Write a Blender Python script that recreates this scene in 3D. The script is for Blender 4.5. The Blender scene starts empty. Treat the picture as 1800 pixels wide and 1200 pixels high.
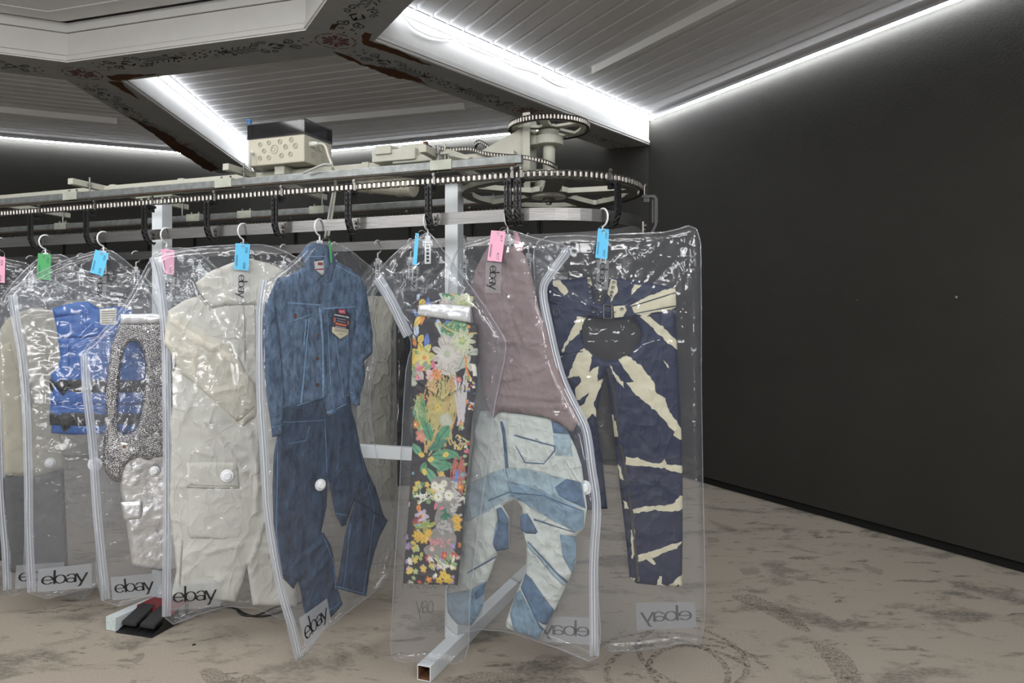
import bpy, bmesh, math, random
import numpy as np
from mathutils import Vector, Matrix
from mathutils.geometry import delaunay_2d_cdt
SC = bpy.context.scene
COL = SC.collection
# ---------------- camera, world, exposure ----------------
F, HX, HY, EYE = 1290.0, 900.0, 565.0, 1.6      # focal length in px, horizon point, eye height
cam = bpy.data.objects.new('camera', bpy.data.cameras.new('camera'))
COL.objects.link(cam)
cam.location = (0, 0, EYE)
cam.rotation_euler = (math.pi/2, 0, 0)
cam.data.sensor_width = 36.0
cam.data.lens = 36.0*F/1800.0
cam.data.shift_y = -(600.0-HY)/1800.0
cam.data.clip_start = 0.05
SC.camera = cam
wd = bpy.data.worlds.new('world'); SC.world = wd
wd.use_nodes = True
wd.node_tree.nodes['Background'].inputs[0].default_value = (0.8, 0.85, 0.9, 1)
wd.node_tree.nodes['Background'].inputs[1].default_value = 0.0
SC.view_settings.view_transform = 'Standard'
SC.view_settings.look = 'None'
SC.view_settings.exposure = 0.0
SC.view_settings.gamma = 1.0
SC.view_settings.use_curve_mapping = False
try:
    SC.cycles.transparent_max_bounces = 32
    SC.cycles.max_bounces = 6
    SC.cycles.use_light_tree = True
    SC.cycles.caustics_reflective = False
    SC.cycles.sample_clamp_indirect = 6.0
except Exception:
    pass

def area(name, loc, size, sizey, power, rot=(0, 0, 0), color=(1, 1, 1)):
    l = bpy.data.lights.new(name, 'AREA'); l.shape = 'RECTANGLE'
    l.size = size; l.size_y = sizey; l.energy = power; l.color = color
    o = bpy.data.objects.new(name, l); COL.objects.link(o)
    o.location = loc; o.rotation_euler = rot
    return o
# unseen area lamps, added overhead and behind the camera for fill and film highlights
area('fill_lamp', (-1.5, -1.2, 3.65), 3.2, 0.5, 120, (math.radians(22), 0, 0), (1, .99, .985))
area('fill_lamp', (1.3, 0.6, 3.65), 0.45, 2.2, 40, (math.radians(12), math.radians(12), 0), (1, .99, .985))
area('fill_lamp', (-4.6, 0.8, 3.65), 0.45, 2.6, 30, (math.radians(12), math.radians(-14), 0), (1, .99, .985))
area('fill_lamp', (-3.2, -.2, 3.0), 3.0, 1.0, 24, (math.radians(62), 0, math.radians(-28)), (1, .99, .99))  # frontal softbox without a fixture, added for fill and film highlights
area('fill_lamp', (1.9, -1.9, 2.9), 1.6, 0.5, 45, (math.radians(66), 0, math.radians(18)), (1, .99, .99))
area('fill_lamp', (.75, -2.2, 3.5), 1.2, 0.3, 16, (math.radians(48), 0, math.radians(8)), (1, 1, 1))  # this and the next two: softboxes added for streaks on the bag film
area('fill_lamp', (2.7, -.3, 3.45), 0.45, 1.6, 46, (math.radians(50), 0, math.radians(47)), (1, 1, 1))
area('fill_lamp', (-4.3, .7, 3.45), 0.45, 1.6, 46, (math.radians(50), 0, math.radians(-62)), (1, 1, 1))
area('fill_uplight', (-1.2, -3.2, 1.0), 2.4, 0.8, 110, (math.radians(158), 0, 0), (1, .99, .99))  # added, unseen: lifts the ceiling and ring fascia from below
area('fill_lamp', (-2.4, 3.0, 3.7), 1.8, 1.4, 48, (0, 0, 0), (1, .99, .99))

# ---------------- frames of reference ----------------
def PX(px, py, Y):                    # image point at depth Y
    return Vector(((px-HX)/F*Y, Y, EYE+(HY-py)/F*Y))
def QH(px, py, z):                    # image point on the level plane z
    Y = F*(z-EYE)/(HY-py)
    return Vector(((px-HX)/F*Y, Y, z))
U = Vector((math.cos(math.radians(20.6)), -math.sin(math.radians(20.6)), 0))   # along the conveyor, to the right
N = Vector((math.sin(math.radians(20.6)), math.cos(math.radians(20.6)), 0))    # across it, away
WC = Vector((0.181, 3.6, 0))          # wheel centre
WR = 0.45                             # chain radius
def conv(t, o, z):                    # conveyor coords: t along, o across, z absolute height
    p = WC + U*t + N*o
    return Vector((p.x, p.y, z))
def t_at(px, o):                      # t where the line at offset o crosses image column px
    k = (px-HX)/F; b = WC + N*o
    return (k*b.y-b.x)/(U.x-k*U.y)

# ---------------- materials ----------------
MATS = {}
def mat(name, col, rough=.6, metal=0., noise=0., nscale=20., bump=0., bscale=60., emit=None, spec=.5, coat=0., stretch=None, col2=None, crease=0., cscale=5.):
    if name in MATS: return MATS[name]
    m = bpy.data.materials.new(name); m.use_nodes = True
    nt = m.node_tree; b = nt.nodes['Principled BSDF']
    b.inputs['Base Color'].default_value = (*col, 1)
    b.inputs['Roughness'].default_value = rough
    b.inputs['Metallic'].default_value = metal
    b.inputs['Specular IOR Level'].default_value = spec
    b.inputs['Coat Weight'].default_value = coat
    tc = nt.nodes.new('ShaderNodeTexCoord')
    src = tc.outputs['Object']
    if stretch:
        mp = nt.nodes.new('ShaderNodeMapping'); mp.inputs['Scale'].default_value = stretch
        nt.links.new(src, mp.inputs[0]); src = mp.outputs[0]
    if noise or col2:
        n = nt.nodes.new('ShaderNodeTexNoise'); n.inputs['Scale'].default_value = nscale
        n.inputs['Detail'].default_value = 9; n.inputs['Roughness'].default_value = .62
        nt.links.new(src, n.inputs['Vector'])
        r = nt.nodes.new('ShaderNodeValToRGB')
        r.color_ramp.elements[0].position = .32; r.color_ramp.elements[1].position = .68
        c2 = col2 if col2 else tuple(min(1, c*(1+noise)) for c in col)
        c1 = tuple(c*(1-noise) for c in col)
        r.color_ramp.elements[0].color = (*c1, 1); r.color_ramp.elements[1].color = (*c2, 1)
        nt.links.new(n.outputs['Fac'], r.inputs[0]); nt.links.new(r.outputs[0], b.inputs['Base Color'])
    if bump:
        n2 = nt.nodes.new('ShaderNodeTexNoise'); n2.inputs['Scale'].default_value = bscale
        n2.inputs['Detail'].default_value = 3
        nt.links.new(src, n2.inputs['Vector'])
        bp = nt.nodes.new('ShaderNodeBump'); bp.inputs['Strength'].default_value = bump
        bp.inputs['Distance'].default_value = .01
        h = n2.outputs['Fac']
        if crease:                     # pressed-in fold lines
            def mth(op, a, v):
                q = nt.nodes.new('ShaderNodeMath'); q.operation = op
                for i_, w_ in enumerate((a, v)):
                    if w_ is None: continue
                    if isinstance(w_, (int, float)): q.inputs[i_].default_value = w_
                    else: nt.links.new(w_, q.inputs[i_])
                return q.outputs[0]
            tot = mth('MULTIPLY', h, .5)
            for sc_, off_, am in ((cscale, 0., 1.), (cscale*1.9, 3.3, .6)):
                mp3 = nt.nodes.new('ShaderNodeMapping'); mp3.inputs['Location'].default_value = (off_, off_, off_); mp3.inputs['Rotation'].default_value = (0, .5+off_, 0); mp3.inputs['Scale'].default_value = (1.3, 1, .9)
                nt.links.new(tc.outputs['Object'], mp3.inputs[0])
                n3 = nt.nodes.new('ShaderNodeTexNoise'); n3.inputs['Scale'].default_value = sc_; n3.inputs['Detail'].default_value = 1.5; n3.inputs['Distortion'].default_value = .3
                nt.links.new(mp3.outputs[0], n3.inputs['Vector'])
                r_ = mth('POWER', mth('SUBTRACT', 1., mth('ABSOLUTE', mth('SUBTRACT', mth('MULTIPLY', n3.outputs['Fac'], 2.), 1.), None)), 14.)
                tot = mth('ADD', tot, mth('MULTIPLY', r_, am*crease))
            h = tot
        nt.links.new(h, bp.inputs['Height']); nt.links.new(bp.outputs[0], b.inputs['Normal'])
    if emit:
        b.inputs['Emission Color'].default_value = (*col, 1); b.inputs['Emission Strength'].default_value = emit
    MATS[name] = m
    return m

def film_mat(name, haze=.13, gloss=.05, fac=1.0, tint=(.82, .86, .95), rough=.13, clear=(.97, .975, .98), bump=.5):
    if name in MATS: return MATS[name]
    m = bpy.data.materials.new(name); m.use_nodes = True
    nt = m.node_tree; nt.nodes.clear(); L = nt.links.new
    out = nt.nodes.new('ShaderNodeOutputMaterial')
    tr = nt.nodes.new('ShaderNodeBsdfTransparent'); tr.inputs[0].default_value = (*clear, 1)
    df = nt.nodes.new('ShaderNodeBsdfDiffuse'); df.inputs[0].default_value = (*tint, 1)
    tl = nt.nodes.new('ShaderNodeBsdfTranslucent'); tl.inputs[0].default_value = (*tint, 1)
    gl = nt.nodes.new('ShaderNodeBsdfGlossy'); gl.inputs['Roughness'].default_value = rough
    gl.inputs[0].default_value = (1, 1, 1, 1)
    tc = nt.nodes.new('ShaderNodeTexCoord')
    # crinkles: noise-warped cell borders and long soft folds
    nz = nt.nodes.new('ShaderNodeTexNoise'); nz.inputs['Scale'].default_value = 5; nz.inputs['Detail'].default_value = 3
    L(tc.outputs['Object'], nz.inputs['Vector'])
    mx = nt.nodes.new('ShaderNodeMixRGB'); mx.blend_type = 'ADD'; mx.inputs[0].default_value = .35
    L(tc.outputs['Object'], mx.inputs[1]); L(nz.outputs['Color'], mx.inputs[2])
    vo = nt.nodes.new('ShaderNodeTexVoronoi'); vo.feature = 'DISTANCE_TO_EDGE'; vo.inputs['Scale'].default_value = 4.2
    L(mx.outputs[0], vo.inputs['Vector'])
    rp = nt.nodes.new('ShaderNodeMapRange'); rp.inputs[1].default_value = 0; rp.inputs[2].default_value = .03
    rp.inputs[3].default_value = 1; rp.inputs[4].default_value = 0
    L(vo.outputs['Distance'], rp.inputs[0])
    n2 = nt.nodes.new('ShaderNodeTexNoise'); n2.inputs['Scale'].default_value = 6.5; n2.inputs['Detail'].default_value = 1.2
    n2.inputs['Distortion'].default_value = .9
    mp = nt.nodes.new('ShaderNodeMapping'); mp.inputs['Scale'].default_value = (2.0, 1, .55)
    L(tc.outputs['Object'], mp.inputs[0]); L(mp.outputs[0], n2.inputs['Vector'])
    ad = nt.nodes.new('ShaderNodeMath'); ad.operation = 'MULTIPLY_ADD'; ad.inputs[1].default_value = .07
    L(rp.outputs[0], ad.inputs[0]); L(n2.outputs['Fac'], ad.inputs[2])
    bp = nt.nodes.new('ShaderNodeBump'); bp.inputs['Strength'].default_value = bump; bp.inputs['Distance'].default_value = .035
    L(ad.outputs[0], bp.inputs['Height'])
    L(bp.outputs[0], gl.inputs['Normal'])
    lw = nt.nodes.new('ShaderNodeLayerWeight'); lw.inputs[0].default_value = .5
    L(bp.outputs[0], lw.inputs['Normal'])
    pw = nt.nodes.new('ShaderNodeMath'); pw.operation = 'POWER'; pw.inputs[1].default_value = 3.0
    L(lw.outputs['Facing'], pw.inputs[0])
    ma = nt.nodes.new('ShaderNodeMath'); ma.operation = 'MULTIPLY_ADD'; ma.inputs[1].default_value = .55*fac; ma.inputs[2].default_value = gloss
    L(pw.outputs[0], ma.inputs[0])
    hz = nt.nodes.new('ShaderNodeMixShader'); hz.inputs[0].default_value = .45
    L(df.outputs[0], hz.inputs[1]); L(tl.outputs[0], hz.inputs[2])
    m1 = nt.nodes.new('ShaderNodeMixShader'); m1.inputs[0].default_value = haze
    L(tr.outputs[0], m1.inputs[1]); L(hz.outputs[0], m1.inputs[2])
    m2 = nt.nodes.new('ShaderNodeMixShader')
    L(ma.outputs[0], m2.inputs[0]); L(m1.outputs[0], m2.inputs[1]); L(gl.outputs[0], m2.inputs[2])
    L(m2.outputs[0], out.inputs[0])
    MATS[name] = m
    return m

# ---------------- object helpers ----------------
def tag(o, label=None, cat=None, group=None, kind=None):
    if label: o['label'] = label
    if cat: o['category'] = cat
    if group: o['group'] = group
    if kind: o['kind'] = kind
    return o
def empty(name, loc, label, cat, group=None, rot=0.):
    o = bpy.data.objects.new(name, None); COL.objects.link(o)
    o.empty_display_size = .05
    o.location = loc; o.rotation_euler = (0, 0, rot)
    return tag(o, label, cat, group)
def link(name, me, mats, parent=None, world=True, smooth=False):
    """mesh verts in world space when world is True and a parent is given: moved into the parent's space"""
    o = bpy.data.objects.new(name, me); COL.objects.link(o)
    for m in (mats if isinstance(mats, (list, tuple)) else [mats]): me.materials.append(m)
    if parent:
        o.parent = parent
        if world:
            p = parent; M = Matrix.Identity(4)
            while p is not None:
                M = (Matrix.Translation(p.location) @ p.rotation_euler.to_matrix().to_4x4()) @ M
                p = p.parent
            me.transform(M.inverted())
    if smooth:
        for f in me.polygons: f.use_smooth = True
    return o
class MB:
    def __init__(s): s.v = []; s.f = []; s.m = []
    def add(s, vs, fs, mi=0):
        b = len(s.v); s.v += [tuple(v) for v in vs]
        s.f += [tuple(i+b for i in f) for f in fs]; s.m += [mi]*len(fs)
    def box(s, c, ax, ay, az, mi=0):      # centre and half-vectors
        c = Vector(c); ax = Vector(ax); ay = Vector(ay); az = Vector(az)
        vs = [c+ax*i+ay*j+az*k for i in (-1, 1) for j in (-1, 1) for k in (-1, 1)]
        s.add(vs, [(0, 1, 3, 2), (4, 6, 7, 5), (0, 4, 5, 1), (2, 3, 7, 6), (0, 2, 6, 4), (1, 5, 7, 3)], mi)
    def bar(s, a, b, w, h, up=(0, 0, 1), mi=0):
        a = Vector(a); b = Vector(b); d = (b-a); x = d.normalized()
        up = Vector(up); y = up.cross(x)
        if y.length < 1e-4: y = Vector((1, 0, 0)).cross(x)
        y.normalize(); z = x.cross(y)
        s.box((a+b)/2, d/2, y*w/2, z*h/2, mi)
    def tube(s, pts, r, n=8, mi=0, cap=True, closed=False):
        pts = [Vector(p) for p in pts]; k = len(pts)
        rs = r if isinstance(r, (list, tuple)) else [r]*k
        b = len(s.v); pu = None
        for i, p in enumerate(pts):
            if closed: d = pts[(i+1) % k]-pts[i-1]
            else: d = pts[min(i+1, k-1)]-pts[max(i-1, 0)]
            if d.length < 1e-9: d = Vector((0, 0, 1))
            d.normalize()
            if pu is None:
                pu = d.orthogonal().normalized()
            pu = (pu-d*pu.dot(d))
            if pu.length < 1e-6: pu = d.orthogonal()
            pu.normalize(); w = d.cross(pu)
            for j in range(n):
                a = 2*math.pi*j/n
                s.v.append(tuple(p+(pu*math.cos(a)+w*math.sin(a))*rs[i]))
        for i in range(k if closed else k-1):
            i2 = (i+1) % k
            for j in range(n):
                j2 = (j+1) % n
                s.f.append((b+i*n+j, b+i*n+j2, b+i2*n+j2, b+i2*n+j)); s.m.append(mi)
        if cap and not closed:
            s.f.append(tuple(b+j for j in range(n))[::-1]); s.m.append(mi)
            s.f.append(tuple(b+(k-1)*n+j for j in range(n))); s.m.append(mi)
    def cyl(s, a, b, r, n=20, mi=0, r2=None): s.tube([a, b], [r, r if r2 is None else r2], n, mi)
    def prism(s, poly, d, mi=0):          # planar polygon of 3D points pushed along d
        k = len(poly); p2 = [Vector(p)+Vector(d) for p in poly]
        s.add([Vector(p) for p in poly]+p2, [tuple(range(k))[::-1], tuple(range(k, 2*k))]+[(i, (i+1) % k, k+(i+1) % k, k+i) for i in range(k)], mi)
    def obj(s, name, mats, parent=None, world=True, smooth=False, bevel=0, fix=True):
        me = bpy.data.meshes.new(name); me.from_pydata(s.v, [], s.f)
        me.polygons.foreach_set('material_index', s.m)
        if fix:
            bm = bmesh.new(); bm.from_mesh(me); bmesh.ops.recalc_face_normals(bm, faces=bm.faces); bm.to_mesh(me); bm.free()
        o = link(name, me, mats, parent, world, smooth)
        if bevel:
            md = o.modifiers.new('bevel', 'BEVEL'); md.width = bevel; md.segments = 2; md.limit_method = 'ANGLE'
        return o

# ---------------- 2D geometry ----------------
def inpoly(P, poly):
    x, y = P[:, 0], P[:, 1]; r = np.zeros(len(P), bool)
    q = np.asarray(poly, float); j = len(q)-1
    for i in range(len(q)):
        xi, yi = q[i]; xj, yj = q[j]
        c = ((yi > y) != (yj > y))
        with np.errstate(divide='ignore', invalid='ignore'):
            xx = (xj-xi)*(y-yi)/((yj-yi) if yj != yi else 1e-12)+xi
        r ^= c & (x < xx); j = i
    return r
def segdist(P, A, B):
    d = B-A; L2 = (d**2).sum()+1e-18
    t = np.clip(((P-A)@d)/L2, 0, 1)
    return np.sqrt(((P-(A+t[:, None]*d))**2).sum(1))
def polydist(P, poly):
    q = np.asarray(poly, float); r = np.full(len(P), 1e9)
    for i in range(len(q)): r = np.minimum(r, segdist(P, q[i], q[(i+1) % len(q)]))
    return r
def _h(ix, iy, s):
    a = (ix*374761393+iy*668265263+s*974634777) & 0x7fffffff
    a = ((a ^ (a >> 13))*1274126177) & 0x7fffffff
    return ((a ^ (a >> 16)) & 0xffff)/65535.0
def vnoise(x, y, s=0):
    ix = np.floor(x).astype(np.int64); iy = np.floor(y).astype(np.int64)
    fx = x-ix; fy = y-iy; fx = fx*fx*(3-2*fx); fy = fy*fy*(3-2*fy)
    return (_h(ix, iy, s)*(1-fx)+_h(ix+1, iy, s)*fx)*(1-fy)+(_h(ix, iy+1, s)*(1-fx)+_h(ix+1, iy+1, s)*fx)*fy
def smoothline(pts, n=4, closed=True):
    k = len(pts); out = []
    rng = range(k) if closed else range(k-1)
    for i in rng:
        g = (lambda a: pts[a % k]) if closed else (lambda a: pts[max(0, min(k-1, a))])
        p0, p1, p2, p3 = map(np.array, (g(i-1), g(i), g(i+1), g(i+2)))
        for j in range(n):
            t = j/n
            out.append(tuple(.5*((2*p1)+(-p0+p2)*t+(2*p0-5*p1+4*p2-p3)*t*t+(-p0+3*p1-3*p2+p3)*t**3)))
    if not closed: out.append(tuple(pts[-1]))
    return out
def resample(poly, step):
    out = []
    for i in range(len(poly)):
        a = np.array(poly[i]); b = np.array(poly[(i+1) % len(poly)]); L = np.linalg.norm(b-a)
        n = max(1, int(round(L/step)))
        for j in range(n): out.append(tuple(a+(b-a)*j/n))
    return out
class Plane:                           # an upright plane through two image columns at given depths
    def __init__(s, xa, Za, xb, Zb, at=None):
        s.A = Vector(((xa-HX)/F*Za, Za, 0)); s.B = Vector(((xb-HX)/F*Zb, Zb, 0))
        s.d = (s.B-s.A).normalized(); s.n = Vector((s.d.y, -s.d.x, 0))   # n faces the camera
        s.O = s.A.copy()
        if at is not None: s.O = s.world(at, HY); s.O.z = 0
        s.ang = math.atan2(s.d.y, s.d.x)
    def world(s, px, py, off=0.):
        k = (px-HX)/F                   # x = k*y
        t = (k*s.A.y-s.A.x)/(s.d.x-k*s.d.y)
        p = s.A+s.d*t
        z = EYE+(HY-py)/F*p.y
        return Vector((p.x, p.y, z))+s.n*off
    def loc(s, px, py):                # (s, z) in the plane
        p = s.world(px, py); return ((p-s.O).dot(s.d), p.z)
    def locs(s, pts): return [s.loc(*p) for p in pts]
    def depth(s, px): return s.world(px, HY).y

def panel(name, pl, px_outline, mats, parent, off=0., puff=.012, edge=.03, grid=.014, thick=.004, smooth=0, patterns=(), holes=(), wr=.004, wscale=9., creases=0, seed=1, cre=(), film=False, local=None, aniso=(1, 1), colorfn=None, step=None, base=0, foldlen=.25, clen=(.04, .22), cw=.006, ca=.004):
    """closed cloth or film shell: front sheet puffed and wrinkled towards the camera, back sheet behind, rim between"""
    rnd = random.Random(seed)
    ol = smoothline(px_outline, smooth) if smooth else px_outline
    out = (pl.locs(ol) if local is None else ol)
    out = resample(out, step or grid)
    hl = [resample(pl.locs(smoothline(h, smooth) if smooth else h) if local is None else h, grid) for h in holes]
    pats = [(pl.locs(p) if local is None else p, mi) for p, mi in patterns]
    V = [Vector(p) for p in out]; Eg = []
    n = len(V); Eg += [(i, (i+1) % n) for i in range(n)]
    for h in hl:
        b = len(V); V += [Vector(p) for p in h]; k = len(h); Eg += [(b+i, b+(i+1) % k) for i in range(k)]
    for p, mi in pats:
        b = len(V); V += [Vector(q) for q in p]; k = len(p); Eg += [(b+i, b+(i+1) % k) for i in range(k)]
    q = np.array(out); x0, z0 = q.min(0); x1, z1 = q.max(0)
    gx = np.arange(x0+grid/2, x1, grid); gz = np.arange(z0+grid/2, z1, grid)
    G = np.array([(a, b) for a in gx for b in gz])
    if colorfn is None: G = G+(np.array([[rnd.random(), rnd.random()] for _ in range(len(G))])-.5)*grid*.5
    G = G[inpoly(G, out)]
    if len(G): G = G[polydist(G, out) > grid*.45]
    for h in hl:
        if len(G): G = G[~inpoly(G, h)]
    V += [Vector(g) for g in G]
    r = delaunay_2d_cdt(V, Eg, [], 0, 1e-5)
    P = np.array([(v.x, v.y) for v in r[0]]); T = [f for f in r[2]]
    C = np.array([P[list(f)].mean(0) for f in T])
    keep = inpoly(C, out)
    for h in hl: keep &= ~inpoly(C, h)
    T = [f for f, k in zip(T, keep) if k]; C = C[keep]
    mi = np.full(len(T), base)
    for p, m_ in pats: mi[inpoly(C, p)] = m_
    used = sorted({i for f in T for i in f}); mp = {u: i for i, u in enumerate(used)}
    P = P[used]; T = [tuple(mp[i] for i in f) for f in T]
    ar = [(P[f[1]][0]-P[f[0]][0])*(P[f[2]][1]-P[f[0]][1])-(P[f[1]][1]-P[f[0]][1])*(P[f[2]][0]-P[f[0]][0]) for f in T]
    T = [f if a > 0 else f[::-1] for f, a in zip(T, ar)]
    d = polydist(P, out)
    for h in hl: d = np.minimum(d, polydist(P, h))
    pr = np.clip(d/edge, 0, 1); pr = np.sqrt(pr*(2-pr))
    def wf(sd):
        w = np.zeros(len(P))
        if wr:
            a = vnoise(P[:, 0]*wscale*aniso[0]+31*sd, P[:, 1]*wscale*aniso[1], sd); w += (a-.5)*2*wr
            a = vnoise(P[:, 0]*wscale*2.3*aniso[0]+7*sd+a*1.5, P[:, 1]*wscale*2.3*aniso[1]+a, sd+5); w += (1-abs(a*2-1)*2)*wr*.6
        rr = random.Random(sd*77+3)
        for _ in range(creases):
            a = np.array([rr.uniform(x0, x1), rr.uniform(z0, z1)]); th = rr.uniform(-1.2, 1.2) if rr.random() < .5 else rr.uniform(0, 6.28)
            L = rr.uniform(*clen); b = a+L*np.array([math.cos(th), math.sin(th)])
            w += rr.choice((1, 1, -1))*ca*rr.uniform(.4, 1)*np.exp(-segdist(P, a, b)/(cw*rr.uniform(.7, 1.6)))
        return w
    if not film: wr *= 1.15; ca *= 1.3; cw *= .8
    w = wf(seed)
    for c in cre:                      # (x1,y1,x2,y2,width m,height m)
        a = np.array(pl.loc(c[0], c[1])); b = np.array(pl.loc(c[2], c[3]))
        w += 1.5*c[5]*np.exp(-(segdist(P, a, b)/c[4])**2)
    fy = -(off+puff*pr+w*np.clip(d/(edge*.4), 0, 1))
    if film:
        wb = wf(seed+9); byy = -(off-puff*pr-wb*np.clip(d/(edge*.4), 0, 1))
    else: byy = np.full(len(P), -off)+thick
    nP = len(P); verts = [(P[i][0], fy[i], P[i][1]) for i in range(nP)]
    faces = list(T); mm = list(mi)
    from collections import Counter
    ec = Counter(); dr = {}
    for f in T:
        for i in range(3):
            a, b = f[i], f[(i+1) % 3]; ec[(min(a, b), max(a, b))] += 1; dr[(min(a, b), max(a, b))] = (a, b)
    be = [dr[e] for e, c in ec.items() if c == 1]
    bverts = {a for e in be for a in e}
    back = {}
    for i in range(nP):
        if film and i in bverts: back[i] = i
        else: back[i] = len(verts); verts.append((P[i][0], byy[i], P[i][1]))
    faces += [tuple(back[i] for i in f[::-1]) for f in T]; mm += list(mi)
    if not film:
        faces += [(b, a, back[a], back[b]) for a, b in be]; mm += [base]*len(be)
    me = bpy.data.meshes.new(name); me.from_pydata(verts, [], faces)
    me.polygons.foreach_set('material_index', [int(x) for x in mm])
    if colorfn is not None:
        ca_ = me.color_attributes.new('print', 'FLOAT_COLOR', 'POINT')
        A = np.array([(v[0], v[2]) for v in verts]); rgb = colorfn(A)
        ca_.data.foreach_set('color', np.concatenate([rgb, np.ones((len(A), 1))], 1).astype(np.float32).ravel())
    o = link(name, me, mats, None, smooth=True)
    if parent is not None: o.parent = parent
    else:
        o.location = pl.O; o.rotation_euler = (0, 0, pl.ang)
    return o
def pempty(name, pl, label, cat, group=None):
    o = empty(name, pl.O, label, cat, group); o.rotation_euler = (0, 0, pl.ang); return o

# ---------------- stroke lettering ----------------
def ribbon(pts, w):
    """flat stroke polygons in 2D from a centre line"""
    L = []; R = []
    k = len(pts)
    for i, p in enumerate(pts):
        a = np.array(pts[max(i-1, 0)]); b = np.array(pts[min(i+1, k-1)]); d = b-a; d = d/(np.linalg.norm(d)+1e-12)
        n = np.array([-d[1], d[0]]); p = np.array(p)
        L.append(tuple(p+n*w/2)); R.append(tuple(p-n*w/2))
    return [[L[i], L[i+1], R[i+1], R[i]] for i in range(k-1)]
def arc(cx, cy, rx, ry, a0, a1, n=18):
    return [(cx+rx*math.cos(math.radians(a0+(a1-a0)*i/n)), cy+ry*math.sin(math.radians(a0+(a1-a0)*i/n))) for i in range(n+1)]
def letters_word():
    w = .05; q = []
    q += ribbon(arc(.14, .3, .115, .275, 0, 325), w)+ribbon([(.02, .3), (.265, .3)], w)          # e
    q += ribbon([(.29, 0), (.29, .95)], w)+ribbon(arc(.415, .3, .115, .275, 0, 360, 24), w)       # b
    q += ribbon(arc(.655, .40, .09, .175, 165, 0, 10)+[(.745, .0)], w)+ribbon(arc(.645, .165, .095, .14, 0, 360, 18), w)  # a
    q += ribbon([(.765, .58), (.875, .02)], w)+ribbon([(1.0, .58), (.86, -.14), (.845, -.24), (.80, -.29)], w)  # y
    return q
def text_polys_mesh(txt, size=1.):
    cu = bpy.data.curves.new('t', 'FONT'); cu.body = txt; cu.size = size; cu.resolution_u = 3
    o = bpy.data.objects.new('t', cu); me = bpy.data.meshes.new_from_object(o)
    vs = [(v.co.x, v.co.y) for v in me.vertices]; fs = [tuple(p.vertices) for p in me.polygons]
    bpy.data.objects.remove(o); bpy.data.curves.remove(cu); bpy.data.meshes.remove(me)
    return vs, fs
def quadmap(quad):                     # quad: TL, TR, BR, BL -> f(u, v) with v up
    tl, tr, br, bl = [np.array(q, float) for q in quad]
    return lambda u, v: (bl*(1-u)+br*u)*(1-v)+(tl*(1-u)+tr*u)*v
# ======================= ROOM =======================
ZC, ZS = 3.816, 3.523                   # ceiling boards, beam soffits
M_wall = mat('charcoal wall paint', (.034, .033, .029), .75, noise=.06, nscale=3, bump=.15, bscale=60, spec=.25)
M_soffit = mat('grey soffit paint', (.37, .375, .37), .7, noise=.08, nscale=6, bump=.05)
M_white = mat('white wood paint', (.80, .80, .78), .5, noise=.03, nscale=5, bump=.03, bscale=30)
M_board = mat('white ceiling boards', (.72, .72, .735), .8, spec=.15, noise=.04, nscale=2.5, bump=.03, bscale=30)
M_stencil = mat('dark stencil paint', (.045, .05, .055), .8)
M_red = mat('oxide red stencil paint', (.16, .055, .04), .8)
M_rust = mat('bare brown patch', (.085, .032, .010), .8, noise=.3, nscale=15)
M_line = mat('dark joint line', (.10, .06, .045), .8)
M_led = mat('led strip light', (.93, .96, 1.0), .5, emit=14.0)
M_ledw = mat('wall led strip light', (.93, .96, 1.0), .5, emit=75.0)
M_alu0 = mat('white aluminium channel', (.6, .62, .66), .4)
M_gap = mat('black recess', (.004, .004, .004), .9)
M_cable = mat('white cable', (.7, .7, .7), .5)

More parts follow.
